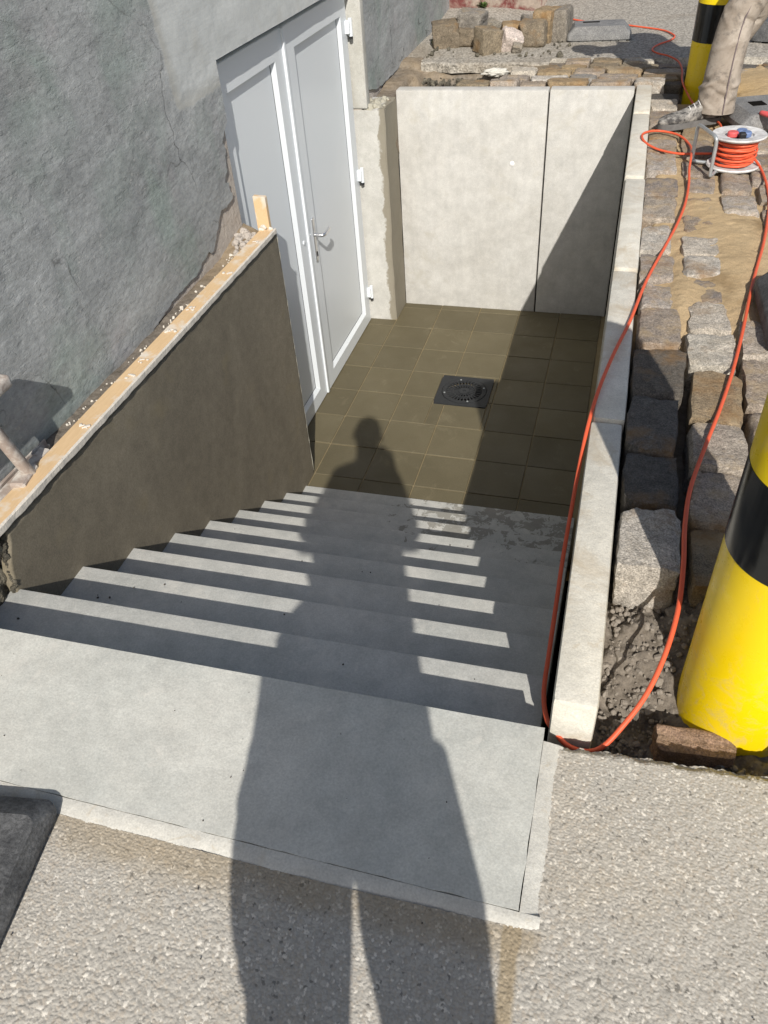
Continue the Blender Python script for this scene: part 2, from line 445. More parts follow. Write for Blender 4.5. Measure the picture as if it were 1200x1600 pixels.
m = Mat('dusty_work_trousers', 0.95, 0.1)
c = m.mix(m.ramp(m.noise(7, 5, 0.65, 0.5), [(0.35, 0), (0.65, 1)]), (0.235, 0.195, 0.155), (0.40, 0.35, 0.295))
c = m.mix(m.ramp(m.noise(17, 5, 0.75), [(0.52, 0), (0.66, 0.7)]), c, (0.13, 0.115, 0.10))
m.color(c); m.bump(m.noise(420, 2), 0.3, 0.001); m.bump(m.noise(14, 3, 0.5, 1.0, stretch=(1, 1, 2.2)), 0.25, 0.010)
M['trousers'] = m
m = Mat('trouser_seam', 0.95, 0.1); m.color((0.15, 0.12, 0.12)); M['seam'] = m
m = Mat('dusty_boot', 0.8, 0.25)
m.color(m.mix(m.ramp(m.noise(20, 5, 0.7), [(0.42, 0), (0.6, 1)]), (0.055, 0.052, 0.05), (0.34, 0.32, 0.29)))
m.bump(m.noise(60, 4), 0.4, 0.004); M['boot'] = m
m = Mat('boot_sole', 0.85, 0.2); m.color(m.mix(m.noise(30, 4), (0.07, 0.068, 0.065), (0.20, 0.19, 0.18))); M['sole'] = m
m = Mat('dark_work_jacket', 0.9, 0.15); m.color(m.mix(m.noise(12, 4), (0.04, 0.045, 0.06), (0.07, 0.075, 0.09))); M['jacket'] = m
m = Mat('dark_trousers', 0.9, 0.15); m.color(m.mix(m.noise(12, 4), (0.045, 0.05, 0.07), (0.075, 0.08, 0.10))); M['jeans'] = m
m = Mat('skin', 0.55, 0.4); m.color(m.mix(m.noise(20, 4), (0.42, 0.24, 0.17), (0.50, 0.30, 0.22)))
m.b.inputs['Subsurface Weight'].default_value = 0.05; M['skin'] = m
m = Mat('short_brown_hair', 0.7, 0.3); m.color((0.06, 0.04, 0.028)); m.bump(m.noise(200, 3), 0.7, 0.004); M['hair'] = m
m = Mat('phone_glass', 0.12, 0.5); m.color((0.012, 0.012, 0.014)); M['phone'] = m
m = Mat('leaf_green', 0.6, 0.3); m.color(m.mix(m.noise(40, 3), (0.06, 0.11, 0.025), (0.12, 0.18, 0.05))); M['leaf'] = m
m = Mat('white_plug', 0.5, 0.3); m.color((0.80, 0.79, 0.76)); M['plug'] = m
m = Mat('pencil_mark', 0.9, 0.1); m.color(m.mix(m.ramp(m.noise(90, 3), [(0.4, 0), (0.6, 1)]), (0.33, 0.32, 0.31), (0.50, 0.48, 0.45))); M['pencil'] = m

# ------------------------------------------------------------------ mesh helpers
WL = {}          # world position of every object's local origin

def _reg(o, loc):
    WL[o.name] = Vector(loc)
    return o

def tag(o, label=None, cat=None, group=None, kind=None):
    if label: o['label'] = label
    if cat: o['category'] = cat
    if group: o['group'] = group
    if kind: o['kind'] = kind
    return o

def thing(name, label, cat, loc, group=None):
    o = bpy.data.objects.new(name, None)
    o.empty_display_size = 0.05
    COL.objects.link(o)
    o.location = loc
    _reg(o, loc)
    return tag(o, label, cat, group)

class MB:
    """collects shapes given in world coordinates"""
    def __init__(s):
        s.bm = bmesh.new()
    def box(s, x0, x1, y0, y1, z0, z1, bevel=0.0, seg=2, mat=None):
        vs = [s.bm.verts.new((x, y, z)) for x in (x0, x1) for y in (y0, y1) for z in (z0, z1)]
        idx = [(0, 1, 3, 2), (4, 6, 7, 5), (0, 4, 5, 1), (2, 3, 7, 6), (0, 2, 6, 4), (1, 5, 7, 3)]
        fs = [s.bm.faces.new([vs[i] for i in f]) for f in idx]
        if bevel:
            es = list({e for f in fs for e in f.edges})
            bmesh.ops.bevel(s.bm, geom=es, offset=bevel, segments=seg, affect='EDGES', profile=0.6)
        elif mat:
            bmesh.ops.transform(s.bm, matrix=mat, verts=vs)
        return vs
    def obox(s, c, size, rot=(0, 0, 0), bevel=0.0, seg=2):
        n0 = len(s.bm.verts)
        s.bm.verts.ensure_lookup_table()
        old = set(s.bm.verts)
        sx, sy, sz = [d / 2 for d in size]
        s.box(-sx, sx, -sy, sy, -sz, sz, bevel, seg)
        new = [v for v in s.bm.verts if v not in old]
        from mathutils import Euler
        mt = Matrix.Translation(c) @ Euler(rot).to_matrix().to_4x4()
        bmesh.ops.transform(s.bm, matrix=mt, verts=new)
        return new
    def prism(s, poly, axis, a, b, bevel=0.0):
        """extrude polygon (2-tuples) along an axis ('x','y','z') from a to b"""
        def mk(p, t):
            return {'x': (t, p[0], p[1]), 'y': (p[0], t, p[1]), 'z': (p[0], p[1], t)}[axis]
        A = [s.bm.verts.new(mk(p, a)) for p in poly]
        B = [s.bm.verts.new(mk(p, b)) for p in poly]
        n = len(poly)
        fs = [s.bm.faces.new(A[::-1]), s.bm.faces.new(B)]
        for i in range(n):
            fs.append(s.bm.faces.new((A[i], A[(i + 1) % n], B[(i + 1) % n], B[i])))
        bmesh.ops.recalc_face_normals(s.bm, faces=fs)
        if bevel:
            es = list({e for f in fs for e in f.edges})
            bmesh.ops.bevel(s.bm, geom=es, offset=bevel, segments=2, affect='EDGES', profile=0.6)
    def tube(s, pts, r, seg=10, cap=True):
        pts = [Vector(p) for p in pts]
        rs = r if hasattr(r, '__len__') else [r] * len(pts)
        t = (pts[1] - pts[0]).normalized()
        n = t.orthogonal().normalized()
        rings = []
        for i, p in enumerate(pts):
            if i == 0: t2 = pts[1] - pts[0]
            elif i == len(pts) - 1: t2 = pts[-1] - pts[-2]
            else: t2 = pts[i + 1] - pts[i - 1]
            t2.normalize()
            n = (n - t2 * n.dot(t2)).normalized()
            b = t2.cross(n)
            rings.append([s.bm.verts.new(p + (n * math.cos(a) + b * math.sin(a)) * rs[i])
                          for a in [2 * math.pi * k / seg for k in range(seg)]])
        for A, B in zip(rings, rings[1:]):
            for k in range(seg):
                s.bm.faces.new((A[k], A[(k + 1) % seg], B[(k + 1) % seg], B[k]))
        if cap:
            s.bm.faces.new(rings[0][::-1]); s.bm.faces.new(rings[-1])
        return rings
    def loft(s, rings, cap=True):
        R = [[s.bm.verts.new(p) for p in r] for r in rings]
        n = len(R[0])
        for A, B in zip(R, R[1:]):
            for k in range(n):
                s.bm.faces.new((A[k], A[(k + 1) % n], B[(k + 1) % n], B[k]))
        if cap:
            s.bm.faces.new(R[0][::-1]); s.bm.faces.new(R[-1])
    def lathe(s, prof, c, seg=48, cap=True):
        c = Vector(c)
        s.loft([[c + Vector((r * math.cos(2 * math.pi * k / seg), r * math.sin(2 * math.pi * k / seg), z))
                 for k in range(seg)] for r, z in prof], cap)
    def build(s, name, mat, parent=None, smooth=False, loc=None, mats=None, auto=None):
        loc = WL[parent.name] if parent is not None else Vector(loc or (0, 0, 0))
        me = bpy.data.meshes.new(name)
        bmesh.ops.recalc_face_normals(s.bm, faces=s.bm.faces[:])
        if loc.length: bmesh.ops.translate(s.bm, verts=s.bm.verts[:], vec=-loc)
        if smooth:
            for f in s.bm.faces: f.smooth = True
            if auto:
                for e in s.bm.edges:
                    if len(e.link_faces) == 2 and e.calc_face_angle(0) > auto: e.smooth = False
        s.bm.to_mesh(me); s.bm.free()
        me.materials.append(mat.m)
        o = bpy.data.objects.new(name, me)
        COL.objects.link(o)
        if parent is not None: o.parent = parent
        else: o.location = loc
        return _reg(o, loc)

def smoothpath(pts, k=6):
    pts = [Vector(p) for p in pts]
    P = [pts[0] * 2 - pts[1]] + pts + [pts[-1] * 2 - pts[-2]]
    out = []
    for i in range(1, len(P) - 2):
        a, b, c, d = P[i - 1], P[i], P[i + 1], P[i + 2]
        for j in range(k):
            t = j / k
            out.append(0.5 * ((2 * b) + (c - a) * t + (2 * a - 5 * b + 4 * c - d) * t * t + (3 * b - a - 3 * c + d) * t ** 3))
    out.append(pts[-1])
    return out

def fbm(x, y, s, oct=4, seed=0.0):
    return mnoise.fractal(Vector((x * s + seed, y * s - seed, seed * 1.7)), 0.9, 2.0, oct)

def np_noise(x, y, scale, seed=0, octv=4):
    """vectorised value noise, about -1..1"""
    out = np.zeros_like(x); amp = 1.0; tot = 0
    for o in range(octv):
        g = np.random.default_rng(seed + o).random((256, 256)) * 2 - 1
        u = x * scale * 2 ** o + 37.3 * o + 100; v = y * scale * 2 ** o + 11.9 * o + 100
        i = np.floor(u).astype(int); j = np.floor(v).astype(int)
        fu = u - i; fv = v - j
        fu = fu * fu * (3 - 2 * fu); fv = fv * fv * (3 - 2 * fv)
        i0, i1, j0, j1 = i % 256, (i + 1) % 256, j % 256, (j + 1) % 256
        out += amp * ((g[i0, j0] * (1 - fu) + g[i1, j0] * fu) * (1 - fv) + (g[i0, j1] * (1 - fu) + g[i1, j1] * fu) * fv)
        tot += amp; amp *= 0.55
    return out / tot

def sstep(a, b, x):
    t = np.clip((x - a) / (b - a), 0, 1)
    return t * t * (3 - 2 * t)

def grid_mesh(name, P, mat, parent=None, tint=None, smooth=True, flip=False):
    """P: (n,m,3) world coordinates"""
    n, mm, _ = P.shape
    loc = np.array(WL[parent.name]) if parent is not None else np.zeros(3)
    me = bpy.data.meshes.new(name)
    idx = np.arange(n * mm).reshape(n, mm)
    q = np.stack([idx[:-1, :-1], idx[1:, :-1], idx[1:, 1:], idx[:-1, 1:]], -1).reshape(-1, 4)
    if flip: q = q[:, ::-1]
    me.vertices.add(n * mm); me.vertices.foreach_set('co', (P.reshape(-1, 3) - loc).astype(np.float32).ravel())
    me.loops.add(q.size); me.loops.foreach_set('vertex_index', q.ravel().astype(np.int32))
    me.polygons.add(len(q)); me.polygons.foreach_set('loop_start', (np.arange(len(q)) * 4).astype(np.int32))
    me.polygons.foreach_set('loop_total', np.full(len(q), 4, np.int32))
    me.update(calc_edges=True)
    me.polygons.foreach_set('use_smooth', np.full(len(q), smooth))
    if tint is not None:
        a = me.attributes.new('tint', 'FLOAT_COLOR', 'POINT')
        t = tint.reshape(n * mm, -1)
        if t.shape[1] == 1: t = np.repeat(t, 3, 1)
        a.data.foreach_set('color', np.concatenate([t, np.ones((n * mm, 1))], 1).astype(np.float32).ravel())
    me.materials.append(mat.m)
    o = bpy.data.objects.new(name, me)
    COL.objects.link(o)
    if parent is not None: o.parent = parent
    return _reg(o, loc)

def copy_part(src, parent, loc, rot=(0, 0, 0), scale=(1, 1, 1), mat=None):
    o = src.copy()
    COL.objects.link(o)
    o.parent = parent
    base = WL[parent.name] if parent is not None else Vector((0, 0, 0))
    o.location = Vector(loc) - base
    o.rotation_euler = rot
    o.scale = scale
    WL[o.name] = Vector(loc)
    return o

# ------------------------------------------------------------------ the pit: tiled floor
TS = 0.30
YN0 = -4.170                      # nose of the landing
RISE, GO = 0.1545, 0.249
ZL = 1.402                        # landing / street level at the head of the stairs
nose = [YN0 + GO * k for k in range(10)]

mb = MB()
for (a0, a1, b0, b1) in ((-0.21, 0.526, -2.25, 0.385), (0.866, 1.535, -2.25, 0.385), (0.526, 0.866, -2.25, -0.956), (0.526, 0.866, -0.626, 0.385)):
    mb.box(a0, a1, b0, b1, -0.12, -0.006)
floor = mb.build('tiled_floor', M['grout']); tag(floor, kind='structure')
tile_mesh = {}
def tile_piece(x0, x1, y0, y1):
    wd, dp = round(x1 - x0, 3), round(y1 - y0, 3)
    k = (wd, dp)
    if k not in tile_mesh:
        b = MB(); b.box(-wd / 2, wd / 2, -dp / 2, dp / 2, -0.02, 0.0, 0.0025, 1)
        o = b.build('tile', M['tile']); bpy.data.objects.remove(o)
        tile_mesh[k] = bpy.data.meshes['tile' if len(tile_mesh) == 0 else 'tile.%03d' % len(tile_mesh)]
    o = bpy.data.objects.new('tile', tile_mesh[k])
    COL.objects.link(o); o.parent = floor
    o.location = ((x0 + x1) / 2, (y0 + y1) / 2, random.uniform(-0.0012, 0.0012))
    o.rotation_euler = (random.uniform(-.002, .002), random.uniform(-.002, .002), 0)
    _reg(o, o.location)
DR = (0.522, 0.870, -0.960, -0.622)        # the gully frame
gx = [-0.205] + [TS * k for k in range(0, 6)] + [1.53]
gy = [0.378, 0.29] if False else None
jt = 0.0030
for i in range(-1, 6):
    x0 = max(-0.205, TS * i); x1 = min(1.53, TS * (i + 1))
    if x1 - x0 < 0.04: continue
    for j in range(-8, 2):
        y0 = max(-2.2, TS * j); y1 = min(0.378, TS * (j + 1))
        if y1 - y0 < 0.04: continue
        xx0, xx1, yy0, yy1 = x0 + jt, x1 - jt, y0 + jt, y1 - jt
        if i < 0 and y1 > 0.1: yy1 = min(yy1, 0.095)
        if yy1 - yy0 < 0.03: continue
        # cut tiles round the gully
        if xx1 > DR[0] and xx0 < DR[1] and yy1 > DR[2] and yy0 < DR[3]:
            for (a0, a1, b0, b1) in ((xx0, DR[0] - .004, yy0, yy1), (DR[1] + .004, xx1, yy0, yy1),
                                     (max(xx0, DR[0]), min(xx1, DR[1]), yy0, DR[2] - .004),
                                     (max(xx0, DR[0]), min(xx1, DR[1]), DR[3] + .004, yy1)):
                if a1 - a0 > 0.012 and b1 - b0 > 0.012: tile_piece(a0, a1, b0, b1)
            continue
        tile_piece(xx0, xx1, yy0, yy1)

# gully with round slotted grate
dr = thing('floor_drain', 'black cast iron floor gully with round slotted grate set in the olive tiles', 'drain', (0.696, -0.791, 0.0))
cx, cy = 0.696, -0.791
mb = MB()
N = 48; ro = 0.148
sq = []
for k in range(N):
    a = 2 * math.pi * k / N
    c_, s_ = math.cos(a), math.sin(a)
    f = 1 / max(abs(c_) / 0.174, abs(s_) / 0.169)
    sq.append((cx + c_ * f, cy + s_ * f))
ci = [(cx + ro * math.cos(2 * math.pi * k / N), cy + ro * math.sin(2 * math.pi * k / N)) for k in range(N)]
rings = [[(x, y, -0.03) for x, y in sq], [(x, y, 0.004) for x, y in sq], [(x, y, 0.004) for x, y in ci], [(x, y, -0.03) for x, y in ci]]
mb.loft(rings, cap=False)
mb.build('frame', M['iron'], dr)
mb = MB()
def ring_sector(mb, r0, r1, a0, a1, z0, z1, n=3):
    A = [a0 + (a1 - a0) * i / n for i in range(n + 1)]
    poly = [(cx + r1 * math.cos(a), cy + r1 * math.sin(a)) for a in A] + [(cx + r0 * math.cos(a), cy + r0 * math.sin(a)) for a in A[::-1]]
    mb.prism(poly, 'z', z0, z1)
def full_ring(mb, r0, r1, z0, z1, n=48):
    P = lambda r, z: [(cx + r * math.cos(2 * math.pi * k / n), cy + r * math.sin(2 * math.pi * k / n), z) for k in range(n)]
    R = [[mb.bm.verts.new(p) for p in ring] for ring in (P(r0, z0), P(r0, z1), P(r1, z1), P(r1, z0))]
    for A, B in zip(R, R[1:] + R[:1]):
        for k in range(n): mb.bm.faces.new((A[k], A[(k + 1) % n], B[(k + 1) % n], B[k]))
full_ring(mb, 0.119, 0.1445, -0.008, 0.006)
full_ring(mb, 0.070, 0.078, -0.008, 0.006)
full_ring(mb, 0.010, 0.034, -0.008, 0.007)
nb = 30
for k in range(nb):
    a = 2 * math.pi * k / nb
    ring_sector(mb, 0.077, 0.120, a, a + 2 * math.pi / nb * 0.40, -0.004, 0.0045, 1)
nb = 20
for k in range(nb):
    a = 2 * math.pi * k / nb
    ring_sector(mb, 0.033, 0.071, a, a + 2 * math.pi / nb * 0.40, -0.004, 0.0045, 1)
mb.build('grate', M['iron'], dr)
for a in (0.35, 1.92, 3.49, 5.06):
    mb = MB(); mb.lathe([(0.006, 0.0), (0.006, 0.009), (0.003, 0.0105)], (cx + 0.131 * math.cos(a), cy + 0.131 * math.sin(a), 0), 10)
    mb.build('screw', M['zinc'], dr, smooth=True, auto=0.6)
mb = MB(); mb.lathe([(0.147, -0.06), (0.147, -0.055)], (cx, cy, 0), 32); mb.build('sump', M['void'], dr)

# ------------------------------------------------------------------ stairs
st = thing('concrete_staircase', 'straight flight of grey concrete steps leading down to the basement door', 'staircase', (0.75, YN0, ZL))
SK = 0.014
def skew(vs):
    for v in vs: v.co.y += SK * (v.co.x - 0.0)
for k in range(1, 10):
    zt = ZL - RISE * k
    if k == 9: zt = 0.012
    mb = MB()
    mb.box(-0.03, 1.510, nose[k - 1] - 0.012, nose[k], max(zt - 0.34, -0.1), zt, 0.006, 2)
    skew(mb.bm.verts)
    mb.build('step', M['stair'], st, smooth=True, auto=0.5)
# landing slab, displaced a little
nx, ny = 120, 60
xs = np.linspace(-0.13, 1.520, nx); ys = np.linspace(YN0, -4.528, ny)
Xg, Yg = np.meshgrid(xs, ys, indexing='ij')
Zg = ZL + 0.0012 * np_noise(Xg, Yg, 9, 3)
Yg = Yg + SK * Xg * np.clip((Yg + 4.528) / 0.36, 0, 1)
Yg[:, -1] += 0.0025 * np_noise(Xg[:, -1], Yg[:, -1], 25, 8)
Xg[-1, :] += 0.002 * np_noise(Xg[-1, :], Yg[-1, :], 25, 9)
P = np.stack([Xg, Yg, Zg], -1)
def skirt(P, depth, sides):
    """add vertical walls to chosen sides of a grid"""
    if 'y0' in sides:
        a = P[:, :1].copy(); a[..., 2] -= depth; P = np.concatenate([a, P], 1)
    if 'y1' in sides:
        a = P[:, -1:].copy(); a[..., 2] -= depth; P = np.concatenate([P, a], 1)
    if 'x0' in sides:
        a = P[:1].copy(); a[..., 2] -= depth; P = np.concatenate([a, P], 0)
    if 'x1' in sides:
        a = P[-1:].copy(); a[..., 2] -= depth; P = np.concatenate([P, a], 0)
    return P
# chamfered nose: repeat the first row 3 mm lower/forward
rowf = P[:, :1].copy(); rowf[..., 1] += 0.004; rowf[..., 2] -= 0.005
P = np.concatenate([rowf, P], 1)
P = skirt(P, 0.30, ('y0',)); P = skirt(P, 0.03, ('y1', 'x1'))
grid_mesh('landing', P, M['landing'], st).data.set_sharp_from_angle(angle=0.6)

# mortar strips round the landing (street side and right side)
def strip_grid(name, u, a, b, along, mat, z=ZL, drop=0.004, parent=None):
    n = len(u); k = 7
    G = np.zeros((n, k, 3))
    for j in range(k):
        t = j / (k - 1)
        v = a + (b - a) * t
        if along == 'x': G[:, j, 0] = u; G[:, j, 1] = v
        else: G[:, j, 1] = u; G[:, j, 0] = v
        G[:, j, 2] = z - drop * t * t + 0.0012 * np_noise(G[:, j, 0], G[:, j, 1], 30, 5)
    G = np.concatenate([G[:, :1] - [0, 0, 0.03], G, G[:, -1:] - [0, 0, 0.03]], 1)
    o = grid_mesh(name, G, mat, parent)
    o.data.set_sharp_from_angle(angle=0.6)
    return o
u = np.linspace(-0.13, 1.558, 200)
nn = np_noise(u, u * 0, 14, 21)
strip_grid('mortar_fillet', u, np.full(200, -4.5292) - 0.001 * np.abs(nn), -4.570 + 0.011 * nn + 0.012 * np.clip((u - 1.2) / .35, 0, 1), 'x', M['mortar_strip'], ZL - 0.0005, 0.012, st)
u = np.linspace(-4.180, -4.5295, 90)
nn = np_noise(u, u * 0, 16, 31)
strip_grid('mortar_fillet', u, np.full(90, 1.5212), 1.559 + 0.006 * nn, 'y', M['mortar_strip'], ZL - 0.0005, 0.009, st)

# ------------------------------------------------------------------ retaining walls
bw = thing('retaining_wall', 'tall pale precast concrete wall of two panels at the back of the basement pit', 'retaining wall', (0.75, 0.43, 0))
for x0, x1, zt in ((0.003, 1.000, 1.512), (1.008, 1.519, 1.515)):
    mb = MB(); mb.box(x0, x1, 0.38, 0.48, -0.05, zt, 0.011, 2)
    mb.build('panel', M['concrete_wall'], bw, smooth=True, auto=0.9)
mb = MB()
bmesh.ops.create_uvsphere(mb.bm, u_segments=16, v_segments=8, radius=0.017,
                          matrix=Matrix.Translation((0.789, 0.381, 1.064)) @ Matrix.Diagonal((1, 0.4, 1, 1)))
mb.build('plug', M['plug'], bw, smooth=True)
mb = MB(); mb.box(1.001, 1.007, 0.40, 0.47, -0.05, 1.49); mb.build('joint', M['void'], bw)
# faint crate-shaped pencil marks on the panel
mb = MB()
for (x, z, hx, hz) in [(0.822 + 0.020 * i + random.uniform(-.004, .004), 1.40 + random.uniform(-.015, .015), 0.0008, random.uniform(.02, .05)) for i in range(4)] + [(0.845 + random.uniform(-.008, .008), 1.355 + 0.019 * i + random.uniform(-.004, .004), random.uniform(.008, .026), 0.0008) for i in range(5)]:
    mb.box(x - hx, x + hx, 0.3795, 0.3815, z - hz, z + hz)
o = mb.build('scratch_mark', M['pencil'], bw); o['kind'] = 'stuff'

sw = thing('retaining_wall', 'long low concrete wall of five thin slabs along the right of the steps', 'retaining wall', (1.575, -1.9, 0))
js = [0.50, -0.085, -1.105, -2.10, -3.115, -4.128]
zs = [1.517, 1.508, 1.496, 1.486, 1.476]
for i in range(5):
    mb = MB()
    dx = random.uniform(-0.004, 0.004)
    mb.box(1.531 + dx, 1.624 + dx, js[i + 1] + 0.0015, js[i] - 0.0015, -0.05, zs[i], 0.014, 2)
    mb.build('panel', M['coping'], sw, smooth=True, auto=0.9)

# right-hand corner: dark packing between the walls stays open

# ------------------------------------------------------------------ pilaster right of the door
pi = thing('door_pilaster', 'pale concrete pier between the basement door and the back wall', 'pillar', (-0.10, 0.25, 0))
nx, nz = 14, 60
def pier_face(fn, nu, nv):
    G = np.zeros((nu, nv, 3))
    for i in range(nu):
        for j in range(nv):
            G[i, j] = fn(i / (nu - 1), j / (nv - 1))
    return G
prof = [(-0.30, 0.088), (-0.012, 0.104), (-0.002, 0.113), (0.003, 0.378), (-0.30, 0.378)]
mb = MB()
rings = []
for j in range(30):
    z = -0.05 + 1.515 * j / 29
    r = []
    dense = []
    for a, b in zip(prof, prof[1:] + prof[:1]):
        for t in (0, 0.25, 0.5, 0.75):
            dense.append((a[0] + (b[0] - a[0]) * t, a[1] + (b[1] - a[1]) * t))
    for (x, y) in dense:
        d = 0.004 * fbm(x * 3 + y * 2, z, 6, 3, 2.0)
        zz = z + (0.018 * fbm(x, y, 14, 3, 5.0) if j == 29 else 0)
        r.append((x + d, y + d, zz))
    rings.append(r)
mb.loft(rings)
m = concrete('pilaster_render', (0.41, 0.40, 0.365), (0.55, 0.54, 0.505), stain=(0.36, 0.34, 0.29), bump=0.4)
X, Y, Z = m.sep()
edge = m.ramp(math_n(m.nt, 'ADD', X, math_n(m.nt, 'MULTIPLY', m.noise(7, 5, 0.7), 0.13)), [(0.012, 0.0), (0.026, 0.85)])
old = m.b.inputs['Base Color'].links[0].from_socket
m.color(m.mix(edge, old, (0.20, 0.175, 0.125)))
M['pilaster'] = m
M['pilaster_plain'] = concrete('reveal_render', (0.38, 0.37, 0.33), (0.52, 0.51, 0.47), stain=(0.33, 0.31, 0.26), bump=0.4)
mb.build('pier', M['pilaster'], pi, smooth=True, auto=0.7)
# ragged mortar on top of the pier
mb = MB()
for k in range(34):
    mb.obox((random.uniform(-0.15, -0.02), random.uniform(0.12, 0.34), 1.455 + random.uniform(0, 0.018)),
            (random.uniform(.02, .06), random.uniform(.02, .06), random.uniform(.015, .03)), (random.random(), random.random(), random.random()), 0.006, 1)
mb.build('mortar_crust', M['mortar_dry'], pi, smooth=True); bpy.data.objects['mortar_crust']['kind'] = 'stuff'

# ------------------------------------------------------------------ house with basement door
hs = thing('house', 'old building with patchy grey green coated wall and white double basement door', 'house', (-2.0, -3.0, 0))
XW = -0.142
ZT = 4.2
def wall_piece(name, yl, yr, zb, zt, ny, nz, mat, x0=XW, amp=0.004, seed=0, curve_b=None, curve_r=None, curve_l=None, curve_t=None, rim=0.03, rims=('b', 'l', 'r', 't')):
    ug = np.linspace(0, 1, ny); vg = np.linspace(0, 1, nz)
    U, V = np.meshgrid(ug, vg, indexing='ij')
    Yr = np.full_like(U, yr); Yl = np.full_like(U, yl)
    Z0 = zb + (zt - zb) * V
    if curve_r is not None: Yr = curve_r(Z0)
    if curve_l is not None: Yl = curve_l(Z0)
    Yy = Yl + (Yr - Yl) * U
    Zb = np.full_like(U, zb) if curve_b is None else curve_b(Yy)
    Zt = np.full_like(U, zt) if curve_t is None else curve_t(Yy)
    Zz = Zb + (Zt - Zb) * V
    Xx = x0 + amp * np_noise(Yy * 0.6, Zz * 1.2, 5, seed, 5) + 0.4 * amp * np_noise(Yy * 0.6, Zz * 1.2, 24, seed + 9, 3)
    P = np.stack([Xx, Yy, Zz], -1)
    off = np.array([rim, 0, 0])
    if 'l' in rims: P = np.concatenate([P[:1] - off, P], 0)
    if 'r' in rims: P = np.concatenate([P, P[-1:] - off], 0)
    if 'b' in rims: P = np.concatenate([P[:, :1] - off, P], 1)
    if 't' in rims: P = np.concatenate([P, P[:, -1:] - off], 1)
    o = grid_mesh(name, P, mat, hs)
    o.data.set_sharp_from_angle(angle=0.9)
    return o

YD0, YD1, ZD = -1.835, 0.102, 2.154
# masonry core behind the coating
mb = MB()
mb.box(-8.0, -0.154, -9.0, -1.828, 0.3, ZT)
mb.box(-8.0, -0.154, 0.108, 2.80, 0.9, ZT)
mb.box(-8.0, -0.154, -1.828, 0.108, 2.19, ZT)
mb.box(-8.0, -0.30, -1.845, 0.108, 0.0, 2.19)
core = mb.build('wall', M['masonry'], hs)
mb = MB(); mb.box(-8.1, -0.05, -9.1, 2.9, ZT, ZT + 0.18, 0.02); mb.build('eaves_slab', M['coping'], hs)

def cb_left(Y):
    z = 1.425 + 0.010 * np_noise(Y, Y * 0, 9, 4) 
    z = z + 0.045 * sstep(-2.85, -2.45, Y) + 0.045 * sstep(-2.40, -2.15, Y) * (0.7 + 0.5 * np_noise(Y, Y * 0 + 2, 14, 6)) + 0.125 * sstep(-2.18, -1.98, Y)
    return z + 0.012 * np_noise(Y, Y * 0 + 3, 40, 14, 3)
def cr_left(Z):
    y = -1.813 + 0.003 * np_noise(Z, Z * 0, 20, 12)
    d = sstep(1.86, 1.72, Z) * 0.075 + sstep(1.72, 1.60, Z) * 0.03
    return y - d * (0.85 + 0.4 * np_noise(Z, Z * 0 + 7, 18, 16)) + 0.006 * np_noise(Z, Z * 0 + 5, 60, 17, 3) * sstep(1.9, 1.8, Z)
wall_piece('render_coat', -4.4, YD0, 1.42, 2.158, 330, 110, M['wall'], seed=40, curve_b=cb_left, curve_r=cr_left, rims=('b', 'r'), amp=0.004)
wall_piece('render_coat', -9.0, -4.4, 1.40, 2.158, 60, 20, M['wall'], seed=40, rims=('b',))
wall_piece('render_coat', -9.0, 2.80, 2.158, ZT, 500, 110, M['wall'], seed=40, rims=('b',), rim=0.17)
def cb_right(Y):
    return 1.50 + 0.012 * np_noise(Y, Y * 0, 14, 24, 4) + 0.05 * sstep(0.5, 0.2, Y)
wall_piece('render_coat', 0.165, 2.80, 1.5, 2.158, 180, 60, M['wall'], seed=43, curve_b=cb_right, rims=('b',), amp=0.004)
# right reveal with rounded lower end
mb = MB()
mb.box(-0.34, -0.112, 0.098, 0.168, 1.470, 2.152, 0.010, 3)
mb.build('door_reveal', M['pilaster_plain'], hs, smooth=True, auto=0.8)
mb = MB(); mb.box(-0.34, -0.160, -1.84, -1.8350, 1.35, 2.154, 0.004, 1); mb.build('door_reveal', M['masonry'], hs)

